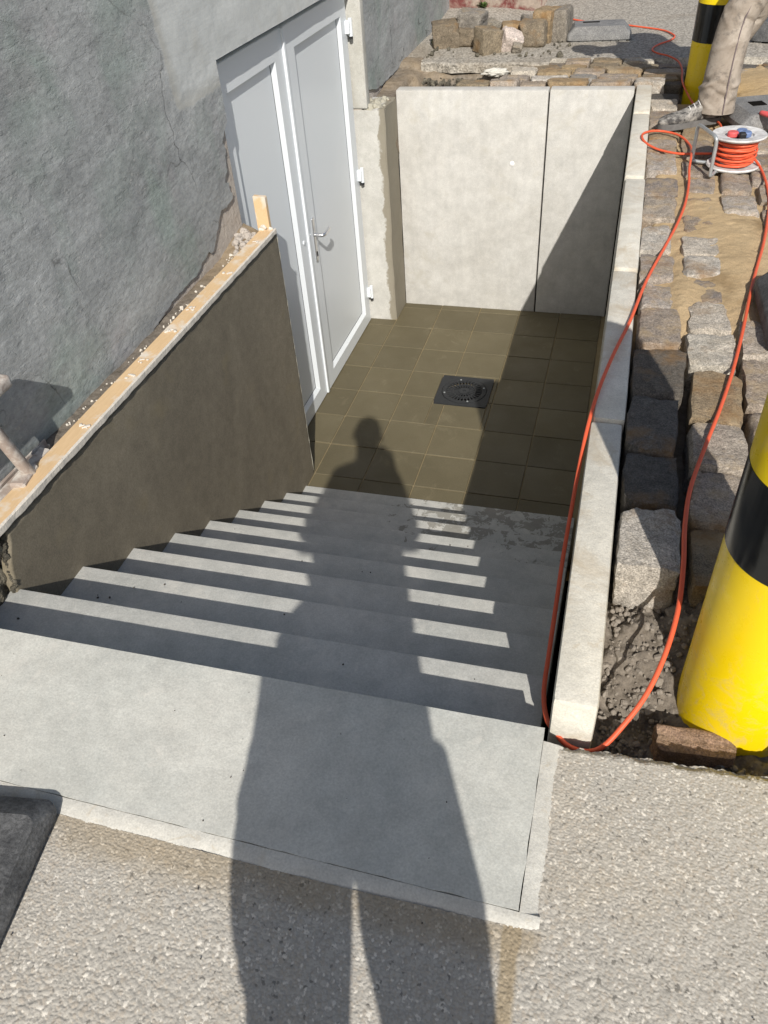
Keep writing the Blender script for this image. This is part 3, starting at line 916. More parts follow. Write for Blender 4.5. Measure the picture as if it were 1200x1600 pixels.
# door: frame > leaves > panel, handle, hinges
mb = MB()
XF = -0.224
mb.box(-0.285, XF, -1.834, -1.795, 0.002, 2.20, 0.003, 1)
mb.box(-0.285, XF, 0.065, 0.1015, 0.002, 2.20, 0.003, 1)
mb.box(-0.285, XF, -1.7945, 0.0645, 2.125, 2.20, 0.003, 1)
door = mb.build('door', M['door'], hs)
def leaf(y0, y1, z0, z1, py0, py1, pz0, pz1, xs, name='leaf'):
    mb = MB(); bm = mb.bm
    def ring(a, b, c, d, x): return [bm.verts.new((x, a, c)), bm.verts.new((x, b, c)), bm.verts.new((x, b, d)), bm.verts.new((x, a, d))]
    ch = 0.020
    R = [ring(y0, y1, z0, z1, xs - 0.06), ring(y0, y1, z0, z1, xs - 0.003), ring(y0 + .003, y1 - .003, z0 + .003, z1 - .003, xs),
         ring(py0 - .006, py1 + ch + .004, pz0 - ch - .004, pz1 + .006, xs),
         ring(py0 - .004, py1 + ch, pz0 - ch, pz1 + .004, xs - 0.004),
         ring(py0, py1, pz0, pz1, xs - 0.022)]
    for A, B in zip(R, R[1:]):
        for k in range(4): bm.faces.new((A[k], A[(k + 1) % 4], B[(k + 1) % 4], B[k]))
    lf = mb.build(name, M['door'], door)
    b2 = MB(); b2.box(xs - 0.05, xs - 0.0215, py0 - 0.004, py1 + 0.004, pz0 - 0.004, pz1 + 0.004)
    b2.build('panel', M['door'], door)
    b3 = MB()
    Q = [[b3.bm.verts.new((xs - dx_, a, b)) for a, b in ((py0 + i_, pz0 + i_), (py1 - i_, pz0 + i_), (py1 - i_, pz1 - i_), (py0 + i_, pz1 - i_))] for dx_, i_ in ((0.0225, 0.0), (0.0202, 0.0), (0.0202, 0.003), (0.0225, 0.003))]
    for A, B in zip(Q, Q[1:]):
        for k in range(4): b3.bm.faces.new((A[k], A[(k + 1) % 4], B[(k + 1) % 4], B[k]))
    b3.build('seal', M['seal'], door)
    return lf
leaf(-1.790, -0.958, 0.006, 2.120, -1.665, -1.105, 0.130, 1.990, -0.196)
leaf(-0.944, 0.060, 0.006, 2.120, -0.815, -0.068, 0.125, 2.000, -0.192)
mb = MB(); mb.box(-0.230, -0.1845, -0.972, -0.9445, 0.008, 2.118, 0.004, 2); mb.build('cover_strip', M['door'], door, smooth=True, auto=0.6)
# lever handle on a long plate
mb = MB()
mb.box(-0.1915, -0.182, -0.892, -0.862, 0.885, 1.145, 0.004, 3)
mb.build('handle_plate', M['metal'], door, smooth=True, auto=0.7)
mb = MB()
lv = smoothpath([(-0.183, -0.877, 1.045), (-0.142, -0.877, 1.045), (-0.130, -0.868, 1.045), (-0.127, -0.840, 1.045), (-0.129, -0.785, 1.043), (-0.138, -0.752, 1.040)], 5)
mb.tube(lv, [0.011] * 8 + [0.010] * (len(lv) - 8), 12)
mb.build('handle', M['metal'], door, smooth=True, auto=0.7)
mb = MB(); mb.obox((-0.1815, -0.877, 0.930), (0.006, 0.010, 0.030), (0, 0, 0), 0.002, 1); mb.build('key_cylinder', M['blackplastic'], door)
mb = MB(); mb.lathe([(0.012, 0), (0.012, 0.006)], (0, 0, 0), 14)
bmesh.ops.transform(mb.bm, matrix=Matrix.Translation((-0.196, -1.03, 1.06)) @ Matrix.Rotation(math.pi / 2, 4, 'Y'), verts=mb.bm.verts[:])
mb.build('door_viewer', M['door'], door, smooth=True, auto=0.6)
for z in (1.935, 1.075, 0.235):
    mb = MB()
    mb.box(-0.200, -0.168, 0.028, 0.062, z - 0.035, z + 0.035, 0.004, 1)
    mb.box(-0.226, -0.172, 0.0645, 0.086, z - 0.050, z + 0.020, 0.004, 1)
    mb.tube([(-0.170, 0.062, z - 0.05), (-0.170, 0.062, z + 0.045)], 0.012, 12)
    mb.build('hinge', M['door'], door, smooth=True, auto=0.5)
    mb = MB(); mb.tube([(-0.170, 0.062, z - 0.064), (-0.170, 0.062, z - 0.0495)], 0.0115, 12); mb.build('hinge_cap', M['blackplastic'], door, smooth=True, auto=0.6)

# ------------------------------------------------------------------ cheek wall left of the stairs
ck = thing('cheek_wall', 'damp olive brown rendered wall rising beside the left of the steps', 'wall', (-0.07, -2.9, 0))
ny, nz = 200, 90
U, V = np.meshgrid(np.linspace(0, 1, ny), np.linspace(0, 1, nz), indexing='ij')
Z0 = 0.0 + 1.437 * V
yfront = -3.935 + 0.03 * sstep(1.25, 1.44, Z0) * 1.6 + 0.012 * np_noise(Z0, Z0 * 0, 16, 61) + 0.02 * sstep(1.35, 1.43, Z0)
Yy = yfront + (-1.796 - yfront) * U
ztop = 1.437 - 0.012 * (1 - U) + 0.004 * np_noise(Yy, Yy * 0, 18, 66)
Zz = Z0 / 1.437 * ztop
Xx = -0.004 + 0.0015 * np_noise(Yy, Zz, 2.0, 62, 3) + 0.010 * sstep(1.36, 1.44, Zz) * np_noise(Yy, Zz, 12, 64, 3) * 0.4
P = np.stack([Xx, Yy, Zz], -1)
a = P[-1:].copy(); a[..., 0] -= 0.006; a[..., 1] += 0.006
b = a.copy(); b[..., 0] = -0.10
P = np.concatenate([P, a, b], 0)
a = P[:1].copy(); a[..., 0] -= 0.03; P = np.concatenate([a, P], 0)
a = P[:, -1:].copy(); a[..., 0] = -0.10; P = np.concatenate([P, a], 1)
grid_mesh('render_coat', P, M['render'], ck)
mb = MB(); mb.box(-0.148, -0.030, -3.90, -1.815, 0.0, 1.415); mb.build('core', M['mortar_dry'], ck)
mb = MB()      # fine dry lip down the free edge
pts = [(-0.006 + 0.002 * fbm(z, 0, 20, 3, 1.0), -1.7935 + 0.002 * fbm(z, 1, 25, 3, 3.0), z) for z in np.linspace(0.02, 1.43, 60)]
mb.tube(pts, [0.0035 + 0.0018 * fbm(p[2], 2, 40, 2, 4.0) for p in pts], 6)
mb.build('edge_lip', M['mortar_dry'], ck, smooth=True)
# broken, unrendered front end
ny, nz = 40, 40
U, V = np.meshgrid(np.linspace(0, 1, ny), np.linspace(0, 1, nz), indexing='ij')
Yy = -4.22 + 0.30 * U; Zz = 1.22 + 0.215 * V
Xx = -0.045 + 0.034 * np_noise(Yy, Zz, 14, 71, 5) + 0.016 * U
P = np.stack([Xx, Yy, Zz], -1)
a = P[:, -1:].copy(); a[..., 0] = -0.14; P = np.concatenate([P, a], 1)
grid_mesh('rough_masonry', P, M['rubble'], ck, smooth=False)
mb = MB()
pts = [(-0.014 + 0.014 * fbm(z, 0, 34, 3, 11.0), -3.938 + 0.055 * max(0, (z - 1.25) / .18) + 0.010 * fbm(z, 1, 25, 3, 13.0), z) for z in np.linspace(1.235, 1.43, 70)]
mb.tube(pts, [0.004 + 0.010 * abs(fbm(p[2], 2, 90, 3, 14.0)) for p in pts], 6)
mb.build('mortar_lip', M['rubble'], ck, smooth=False)

# board lying on the cheek wall
bd = thing('wooden_board', 'long narrow pine board lying on top of the brown cheek wall', 'board', (-0.022, -3.0, 1.44))
def board(mb, x0, x1, y0, y1, z0, z1, n=60, seed=0):
    rings = []
    for i in range(n):
        y = y0 + (y1 - y0) * i / (n - 1)
        d = 0.0015 * fbm(y, seed, 6, 3, 1.0)
        e = 0.003
        rings.append([(x0 + d, y, z0), (x1 - e + d, y, z0), (x1 + d, y, z0 + e), (x1 + d, y, z1 - e), (x1 - e + d, y, z1 + d), (x0 + e + d, y, z1 + d), (x0 + d, y, z1 - e)])
    mb.loft(rings)
mb = MB(); board(mb, -0.064, 0.003, -4.45, -1.825, 1.442, 1.468); mb.build('plank', M['wood'], bd)
mb = MB()
n = 170
rings = []
for i in range(n):
    y = -4.45 + (4.45 - 1.815) * i / (n - 1)
    k = 0.5 + 0.5 * fbm(y, 3, 11, 4, 3.0); k2 = fbm(y, 8, 26, 3, 9.0)
    x1 = 0.0085 + 0.002 * k2; zt = 1.4665 + 0.0015 * k2; zb = 1.446 - 0.008 * max(0, k - 0.3)
    xi = 0.0035 - 0.007 * max(0, k - 0.55)
    rings.append([(-0.002, y, zb), (x1 - 0.001, y, zb), (x1, y, zb + .002), (x1, y, zt - .002), (x1 - .002, y, zt), (xi, y, zt + 0.003), (xi, y, zt - 0.004)])
mb.loft(rings); mb.build('plaster_edge', M['board_edge'], bd, smooth=True, auto=0.35)
mb = MB()
for k, (y, s) in enumerate([(-2.62, 0.03), (-2.80, 0.026), (-3.02, 0.035), (-3.12, 0.03), (-2.30, 0.02), (-1.98, 0.03), (-3.42, 0.02)]):
    for q in range(5):
        mb.obox((random.uniform(-0.045, -0.006), y + random.uniform(-s, s) * 0.4, 1.470), (random.uniform(.006, .02), random.uniform(.004, .012), random.uniform(.003, .006)), (0, 0, random.random() * 3), 0.0015, 1)
o = mb.build('plaster_splash', M['board_edge'], bd, smooth=True); o['kind'] = 'stuff'

sk = thing('wooden_stake', 'short upright pine stake standing at the free end of the brown cheek wall', 'stake', (-0.035, -1.81, 1.3))
mb = MB()
mb.prism([(-0.080, 1.25), (-0.020, 1.25), (-0.020, 1.607), (-0.024, 1.612), (-0.080, 1.614)], 'y', -1.823, -1.800, 0.0015)
mb.build('stake', M['wood'], sk)
mb = MB()
for q in range(6):
    mb.obox((-0.03 + random.uniform(-.03, .02), -1.832 + random.uniform(-.01, .01), 1.478 + random.uniform(-.01, .018)), (0.022, 0.014, 0.018), (random.random(), random.random(), random.random()), 0.004, 1)
o = mb.build('mortar_dab', M['board_edge'], sk, smooth=True); o['kind'] = 'stuff'

# ledge of earth and crumbs between board and house
U, V = np.meshgrid(np.linspace(-4.6, -1.80, 260), np.linspace(0, 1, 12), indexing='ij')
Xx = -0.160 + 0.115 * V
Zz = 1.428 + 0.006 * np_noise(Xx, U, 22, 81, 4) + 0.006 * (1 - V) + 0.045 * sstep(-2.15, -1.85, U) * (1 - V)
lg = grid_mesh('earth_ledge', np.stack([Xx, U, Zz], -1), M['sand'], None, tint=np.clip(1.0 - 0.4 * sstep(-2.6, -2.1, U), 0, 1)[..., None])
tag(lg, kind='structure')
mb = MB()
def crumb(mb, c, s):
    mb.obox(c, (s * random.uniform(.7, 1.3), s * random.uniform(.7, 1.3), s * random.uniform(.5, .9)), (random.random() * 3, random.random() * 3, random.random() * 3), s * 0.2, 1)
for k in range(120):
    y = random.uniform(-3.7, -1.9)
    crumb(mb, (random.uniform(-0.122, -0.062), y, 1.434 + 0.045 * float(sstep(-2.15, -1.85, np.array(y))) * 0.5), random.choice([.004, .006, .006, .009, .012]))
o = mb.build('plaster_crumbs', M['board_edge'], None, smooth=False); tag(o, 'white plaster crumbs scattered on the earth ledge between house wall and board', 'rubble', kind='stuff')
mb = MB()
for k in range(40):
    t = random.random()
    mb.obox((-0.150 + 0.07 * t, -1.845 - 0.24 * random.random() * (0.4 + 0.6 * t), 1.445 + random.uniform(0, 0.045) * (1 - t)), [random.uniform(.012, .04) for _ in range(3)], [random.random() * 3 for _ in range(3)], 0.008, 1)
o = mb.build('broken_masonry', M['masonry'], hs, smooth=False); o['kind'] = 'stuff'

# ------------------------------------------------------------------ street in front (exposed aggregate)
def pebble_field(X, Y, cell, seed, r0=0.30, r1=0.62):
    """height 0..1 and random id of a jittered-grid pebble packing"""
    rg = np.random.default_rng(seed)
    n = 1024
    jx, jy, rr, idv, el = [rg.random((n, n)) for _ in range(5)]
    i = np.floor(X / cell).astype(int); j = np.floor(Y / cell).astype(int)
    best = np.full(X.shape, -1.0); bid = np.zeros(X.shape)
    for di in (-1, 0, 1):
        for dj in (-1, 0, 1):
            a, b = (i + di) % n, (j + dj) % n
            cx_ = (i + di + 0.5 + 0.8 * (jx[a, b] - .5)) * cell; cy_ = (j + dj + 0.5 + 0.8 * (jy[a, b] - .5)) * cell
            R = cell * (r0 + (r1 - r0) * rr[a, b])
            th = el[a, b] * 3.14; ex = 1 + 0.5 * (idv[a, b] - .5)
            dx, dy = X - cx_, Y - cy_
            u_ = (dx * np.cos(th) + dy * np.sin(th)) * ex; v_ = (-dx * np.sin(th) + dy * np.cos(th)) / ex
            h = 1 - (u_ * u_ + v_ * v_) / (R * R)
            h = np.where(h > 0, np.sqrt(np.clip(h, 0, 1)) * (0.45 + 0.55 * rr[a, b]), -1)
            up = h > best
            best = np.where(up, h, best); bid = np.where(up, idv[a, b], bid)
    return np.clip(best, 0, 1), np.where(best > 0, bid, -1)

def aggregate_sheet(name, x0, x1, y0f, y1f, nx, ny, z0, seed, parent=None, edge=None):
    U, V = np.meshgrid(np.linspace(0, 1, nx), np.linspace(0, 1, ny), indexing='ij')
    X = x0 + (x1 - x0) * U
    Y0 = y0f(X); Y1 = y1f(X)
    Y = Y0 + (Y1 - Y0) * V
    h1, id1 = pebble_field(X, Y, 0.0092, seed)
    h2, id2 = pebble_field(X + 3.3, Y + 1.7, 0.0052, seed + 50)
    ww = 0.5 + 0.5 * np_noise(X, Y, 3.0, seed + 3)
    h = np.maximum(h1 * 0.0018 * sstep(0.2, 0.7, ww), h2 * 0.0014)
    Z = z0 + h * (0.75 + 0.5 * ww) + 0.0028 * np_noise(X, Y, 4, seed + 5) + 0.0007 * np_noise(X, Y, 160, seed + 7, 3)
    if edge is not None: Z = edge(X, Y, V, Z)
    big = h1 * 0.0018 * sstep(0.2, 0.7, ww) >= h2 * 0.0014
    pid = np.where(big, id1, id2)
    t = np.where(pid < 0, 0.88, 0.88 + 0.24 * pid)
    t = np.where(pid > 0.92, 1.5, t); t = np.where((pid >= 0) & (pid < 0.018), 0.5, t)
    warm = np.where((pid > 0.3) & (pid < 0.5), 0.92, 1.0)
    tint = np.stack([t, t * (0.5 + 0.5 * warm), t * warm], -1)
    # brown sand washed along the landing's edge and one damp streak running from its corner
    en = np_noise(X, Y, 9, 77, 4)
    sandy = sstep(0.075, 0.0, (-4.572 - Y) + 0.05 * en) * sstep(1.575, 1.545, X + 0.01 * en) * sstep(-4.545, -4.562, Y)
    streak = sstep(0.020, 0.008, np.abs(X - 1.515 + 0.05 * (Y + 4.6) + 0.010 * en)) * sstep(0.32, 0.20, -4.57 - Y) * (Y < -4.55)
    k = np.clip(0.55 * sandy + 0.8 * streak, 0, 0.85)[..., None]
    tint = tint * (1 - k) + k * np.array([0.74, 0.62, 0.44]) * (0.55 + 0.45 * t[..., None])
    return np.stack([X, Y, Z], -1), tint

stn = MB()
def y_split(X):
    # street edge: right of x=1.556 it meets the trench, left of it the landing's mortar strip
    return np.where(X > 1.553, -4.176 + 0.045 * (X - 1.55) * 1.3, -4.572 + 0.012 * np.clip((X - 1.2) / .35, 0, 1))
ZS = ZL - 0.006
nL = 400
yA = lambda X: -4.562 + 0.010 * np.clip((X - 1.2) / .35, 0, 1) + 0 * X
yM = lambda X: -4.62 + 0 * X
def edge_r(X, Y, V, Z):
    k = sstep(0.06, 0.0, V)
    return Z - 0.020 * k * k * (0.7 + 0.6 * np_noise(X, Y, 40, 17))
ZA = ZS - 0.001
P0, T0 = aggregate_sheet('s', 0.45, 2.02, yM, lambda X: -4.94 + 0 * X, 1160, 240, ZA, 5)
tag(grid_mesh('street', P0, M['asphalt_near'], None, tint=T0), kind='structure')
P1, T1 = aggregate_sheet('s', 0.45, 1.5435, yA, yM, 820, 46, ZA, 5)
tag(grid_mesh('street', P1, M['asphalt_near'], None, tint=T1), kind='structure')
P2, T2 = aggregate_sheet('s', 1.5435, 2.02, lambda X: -4.172 + 0.055 * (X - 1.55) + 0.004 * np_noise(X, X * 0, 45, 19, 3), yM, 345, 330, ZA, 5, edge=edge_r)
tag(grid_mesh('street', P2, M['asphalt_near'], None, tint=T2), kind='structure')
# broken slab edge towards the trench
a = P2[:, 0, :].copy()
G = np.stack([a + np.array([0, 0.004, 0]) * s - np.array([0, 0, 0.05]) * s for s in np.linspace(0, 4, 14)], 1)
G[:, 1:, 1] += 0.006 * np_noise(G[:, 1:, 0], G[:, 1:, 2], 50, 23, 4)
ed = grid_mesh('street_edge', G, M['asphalt_edge'], None); tag(ed, kind='structure')
def sheet(name, x0, x1, y0, y1, z, mat, zoff=None):
    mb = MB(); vs = [mb.bm.verts.new(p) for p in ((x0, y0, z), (x1, y0, z), (x1, y1, z), (x0, y1, z))]
    mb.bm.faces.new(vs)
    o = mb.build(name, mat); return tag(o, kind='structure')
sheet('street', -0.16, 0.45, -4.94, -4.555, ZS, M['asphalt'])
sheet('street', -0.16, 2.02, -60, -4.94, ZS, M['asphalt'])
sheet('street', 2.02, 60, -60, -4.13, ZS, M['asphalt'])

# ------------------------------------------------------------------ cobble paving, sand and trench on the right
XR0, XR1 = 1.626, 3.4
ny, nx = 640, 150
V, U = np.meshgrid(np.linspace(0, 1, ny), np.linspace(0, 1, nx), indexing='ij')
Y = -4.20 + 5.4 * V; X = XR0 + (XR1 - XR0) * U ** 1.5
base = 1.457 + 0.004 * np.clip(Y + 2.5, 0, 4) + 0.004 * sstep(-2.5, -2.2, Y) * sstep(1.66, 1.72, X) * sstep(-0.3, -0.7, Y)
h = base + 0.013 * np_noise(X, Y, 4.0, 91, 5) + 0.004 * np_noise(X, Y, 40, 92, 3)
# sand heap covering stones in the middle
h += 0.030 * np.exp(-(((X - 2.02) / 0.16) ** 2 + ((Y + 1.95) / 0.55) ** 2))
h += 0.018 * np.exp(-(((X - 1.87) / 0.12) ** 2 + ((Y + 1.50) / 0.40) ** 2))
h += 0.06 * np.exp(-(((X - 2.35) / 0.22) ** 2 + ((Y - 0.55) / 0.45) ** 2))
h += 0.022 * np.exp(-(((X - 1.79) / 0.05) ** 2 + ((Y + 2.30) / 0.30) ** 2))
gap = sstep(1.68, 1.645, X) * (0.35 + 0.65 * sstep(-0.2, 0.3, np_noise(X * 0, Y, 2.4, 95)))
h -= 0.11 * gap * sstep(0.9, 0.2, Y)
near = sstep(-2.45, -2.75, Y)
h -= 0.085 * near * (1 - 0.75 * sstep(1.90, 2.05, X))
tr = sstep(-3.60, -3.74, Y)
htr = 1.225 + 0.05 * np_noise(X, Y, 7, 97, 5) + 0.030 * np_noise(X, Y, 34, 98, 5) + 0.010 * np_noise(X, Y, 120, 99, 2) + 0.10 * sstep(-3.98, -3.74, Y) + 0.05 * sstep(1.74, 1.86, X)
h = h * (1 - tr) + htr * tr
# gap at the far end of the low wall (dark slots between the stones in the worker's shade)
h -= 0.09 * sstep(0.25, 0.45, Y) * sstep(1.02, 0.9, Y) * sstep(2.0, 1.9, X)
soil = np.clip(tr + near * 0.8 * (1 - sstep(1.95, 2.1, X)) + gap * 0.5, 0, 1)
pav = grid_mesh('cobble_paving', np.stack([X, Y, h], -1), M['sand'], None, tint=soil[..., None])
tag(pav, kind='structure')

# loose lumps of earth in the trench
mb = MB()
for k in range(1700):
    x = 1.64 + random.random() ** 1.2 * 0.9; y = random.uniform(-4.16, -3.70)
    s = random.choice([.005, .005, .006, .008, .008, .011, .016] + ([.024] if k % 4 == 0 else []))
    hz = 1.222 + 0.05 * float(sstep(1.74, 1.86, np.array(x))) + 0.10 * float(sstep(-3.98, -3.74, np.array(y))) + 0.04 * float(np_noise(np.array([x]), np.array([y]), 7, 97, 5)[0]) + 0.012
    if (x - 1.939) ** 2 + (y + 3.90) ** 2 < 0.15 ** 2: continue
    crumb(mb, (x, y, hz), s)
m_ = Mat('earth_clods', 0.95, 0.1); m_.color(m_.mix(m_.noise(40, 4, 0.7), (0.13, 0.11, 0.09), (0.36, 0.32, 0.27))); m_.bump(m_.noise(90, 4), 0.6, 0.006)
o = mb.build('earth_clods', m_, None, smooth=False); tag(o, 'loose earth clods and gravel in the narrow trench beside the street edge', 'rubble', kind='stuff')

# stone prototypes: unit blocks with worn edges
def stone_mesh(name, seed, cuts=5, rough=0.03):
    rg = random.Random(seed * 131 + 7)
    bm = bmesh.new()
    bmesh.ops.create_cube(bm, size=1.0)
    bmesh.ops.subdivide_edges(bm, edges=bm.edges[:], cuts=cuts, use_grid_fill=True)
    planes = []
    for sx in (-1, 1):
        for sy in (-1, 1):
            for sz in (-1, 1):
                n = Vector((sx * rg.uniform(.3, 1), sy * rg.uniform(.3, 1), sz * rg.uniform(.3, 1))).normalized()
                planes.append((n, n.dot(Vector((sx, sy, sz)) * 0.5) - rg.uniform(0.02, 0.12)))
    for _ in range(6):      # broken edges
        ax = rg.randrange(3); n = Vector((0, 0, 0))
        for k in range(3):
            if k != ax: n[k] = rg.choice((-1, 1)) * rg.uniform(.4, 1)
        n.normalize()
        planes.append((n, n.dot(Vector([0.5 * (1 if c > 0 else -1 if c < 0 else 0) for c in n])) - rg.uniform(0.02, 0.09)))
    for v in bm.verts:
        c = v.co.copy()
        p = 20.0
        l = (abs(c.x * 2) ** p + abs(c.y * 2) ** p + abs(c.z * 2) ** p) ** (1 / p)
        q = c / max(l, 1e-6)
        q.x *= 1 - 0.10 * (0.5 - q.z) * 0.5; q.y *= 1 - 0.08 * (0.5 - q.z) * 0.5
        for n, d in planes:
            t = q.dot(n) - d
            if t > 0: q = q - n * t * 0.92
        d = Vector((mnoise.noise(c * 1.7 + Vector((seed, 0, 0))), mnoise.noise(c * 1.7 + Vector((0, seed, 5))), mnoise.noise(c * 1.7 + Vector((7, 0, seed)))))
        e = Vector((mnoise.noise(c * 5.5 + Vector((seed, 3, 0))), mnoise.noise(c * 5.5 + Vector((1, seed, 5))), mnoise.noise(c * 5.5 + Vector((7, 2, seed)))))
        g3 = mnoise.noise(c * 11 + Vector((seed, 1, seed)))
        dd = d * rough * 1.7 + e * rough * 1.5 + c * g3 * 0.035
        dd.z *= 0.7
        v.co = q + dd
    me = bpy.data.meshes.new(name)
    for f in bm.faces: f.smooth = True
    for e in bm.edges:
        if len(e.link_faces) == 2 and e.calc_face_angle(0) > 0.62: e.smooth = False
    bm.to_mesh(me); bm.free()
    return me
STONES = {}
for key in ('cobble', 'cobble_brown', 'cobble_mid', 'cobble_rust', 'cobble_dark', 'cobble_granite', 'cobble_pink', 'cobble_brick'):
    STONES[key] = []
    for s in range(6 if key == 'cobble' else 3):
        me = stone_mesh('stone', s * 3.7 + len(key), cuts=9)
        me.materials.append(M[key].m)
        STONES[key].append(me)

def stone(x, y, ztop, dx, dy, hgt, kind='cobble', parent=None, rz=0.0, tilt=0.02, name='cobblestone', rot=None, var=None):
    me = STONES[kind][random.randrange(len(STONES[kind])) if var is None else var % len(STONES[kind])]
    o = bpy.data.objects.new(name, me)
    COL.objects.link(o)
    base = Vector((0, 0, 0))
    if parent is not None:
        o.parent = parent; base = WL[parent.name]
    o.location = Vector((x, y, ztop - hgt / 2)) - base
    o.rotation_euler = rot or (random.uniform(-tilt, tilt), random.uniform(-tilt, tilt), rz + random.choice([0, math.pi]))
    o.scale = (dx, dy, hgt)
    _reg(o, (x, y, ztop - hgt / 2))
    return o

c1 = [(1.712, -3.600, 0.150, 0.215, 1.478, 'cobble_granite'), (1.710, -3.350, 0.142, 0.205, 1.470, 'cobble_dark'), (1.708, -3.105, 0.140, 0.265, 1.484, 'cobble_dark'),
      (1.718, -2.815, 0.160, 0.275, 1.482, 'cobble_dark'), (1.718, -2.525, 0.145, 0.255, 1.483, 'cobble'), (1.708, -2.285, 0.110, 0.170, 1.474, 'cobble'),
      (1.698, -2.060, 0.118, 0.215, 1.490, 'cobble'), (1.694, -1.800, 0.112, 0.240, 1.494, 'cobble_granite'), (1.700, -1.445, 0.135, 0.250, 1.488, 'cobble'),
      (1.700, -1.190, 0.142, 0.215, 1.490, 'cobble'), (1.698, -0.860, 0.138, 0.23, 1.492, 'cobble'), (1.700, -0.590, 0.14, 0.20, 1.486, 'cobble'), (1.705, -0.36, 0.15, 0.19, 1.478, 'cobble_rust'),
      (1.71, -0.09, 0.15, 0.24, 1.492, 'cobble'), (1.70, 0.16, 0.14, 0.20, 1.495, 'cobble_granite'), (1.71, 0.38, 0.16, 0.17, 1.47, 'cobble_dark')]
c2 = [(1.866, -3.62, 0.125, 0.20, 1.455, 'cobble_rust'), (1.866, -3.405, 0.132, 0.205, 1.474, 'cobble'), (1.875, -3.185, 0.155, 0.20, 1.480, 'cobble'), (1.878, -2.935, 0.146, 0.27, 1.483, 'cobble_rust'),
      (1.871, -2.655, 0.149, 0.215, 1.485, 'cobble_granite'), (1.868, -2.430, 0.134, 0.185, 1.484, 'cobble_granite'), (1.862, -2.215, 0.13, 0.18, 1.472, 'cobble'), (1.852, -2.030, 0.128, 0.165, 1.489, 'cobble_granite'),
      (1.850, -1.840, 0.130, 0.175, 1.491, 'cobble_granite'), (1.853, -1.620, 0.125, 0.17, 1.484, 'cobble'), (1.862, -1.39, 0.11, 0.16, 1.481, 'cobble'), (1.866, -1.15, 0.12, 0.17, 1.483, 'cobble'),
      (1.86, -0.90, 0.14, 0.20, 1.478, 'cobble'), (1.862, -0.62, 0.15, 0.22, 1.488, 'cobble'), (1.87, -0.38, 0.15, 0.20, 1.489, 'cobble_rust')]
c3 = [(2.040, -3.35, 0.14, 0.22, 1.470, 'cobble'), (2.040, -3.09, 0.15, 0.20, 1.476, 'cobble'), (2.035, -2.83, 0.15, 0.25, 1.482, 'cobble'), (2.030, -2.56, 0.14, 0.22, 1.484, 'cobble'),
      (2.025, -1.39, 0.135, 0.235, 1.494, 'cobble'), (2.020, -1.12, 0.125, 0.235, 1.492, 'cobble'), (2.17, -1.53, 0.12, 0.19, 1.489, 'cobble'), (2.19, -1.25, 0.15, 0.22, 1.494, 'cobble'),
      (2.16, -1.03, 0.13, 0.14, 1.492, 'cobble'), (2.02, -0.86, 0.13, 0.20, 1.480, 'cobble'), (2.02, -0.62, 0.14, 0.20, 1.487, 'cobble_rust'), (2.03, -0.40, 0.14, 0.18, 1.490, 'cobble'), (2.19, -0.80, 0.14, 0.2, 1.486, 'cobble'), (2.17, -0.55, 0.14, 0.2, 1.49, 'cobble')]
for lst in (c1, c2, c3):
    for (x, y, dx, dy, zt, kd) in lst:
        stone(x + (-0.004 if x < 1.75 else 0.007), y, zt + 0.004, dx + (0.010 if y > -2.4 else 0.0), dy + 0.010, 0.155, kd, pav, rz=random.uniform(-0.05, 0.05))
for i in range(7):                     # paving going on to the right, out of the frame
    x = 2.20 + 0.165 * i
    y = -3.6 + random.random() * .1
    while y < 0.4:
        dy = random.uniform(0.18, 0.25)
        if not (x < 2.26 and -1.7 < y < -0.3):
            stone(x, y, 1.478 + random.uniform(-.012, .01), 0.145, dy - 0.03, 0.15, random.choice(['cobble', 'cobble', 'cobble', 'cobble_rust', 'cobble_granite']), pav, rz=random.uniform(-.04, .04))
        y += dy
# rows running across behind the pit
rows = [(0.562, 0.30, 1.52), (0.700, 0.62, 1.62), (0.835, 0.66, 1.62), (0.965, 0.72, 1.62), (1.095, 0.95, 1.62)]
for (y, xa, xb) in rows:
    x = xa + random.uniform(0, 0.08)
    first = True
    while x < 2.9:
        ln = random.uniform(0.17, 0.27)
        zt = 1.520 + random.uniform(-.010, .012)
        if 1.80 < x + ln / 2 < 2.12 and 0.3 < y < 0.75: x += ln; continue
        kd = random.choice(['cobble', 'cobble', 'cobble', 'cobble_brown', 'cobble_brown', 'cobble_mid', 'cobble_rust', 'cobble_granite'])
        if x > 1.58: zt -= 0.03; kd = random.choice(['cobble_dark', 'cobble', 'cobble_dark'])  # sunk stones, mostly in the colour darkened for shade
        stone(x + ln / 2, y, zt, ln - 0.014, 0.122, 0.13, kd, pav, rz=random.uniform(-.03, .03))
        x += ln
# short lengths in the dark slot by the far bollard
for (x, y, dx, dy, zt) in ((1.73, 0.60, 0.14, 0.12, 1.50), (1.66, 0.78, 0.10, 0.12, 1.505)):
    stone(x, y, zt, dx, dy, 0.13, 'cobble_dark', pav)

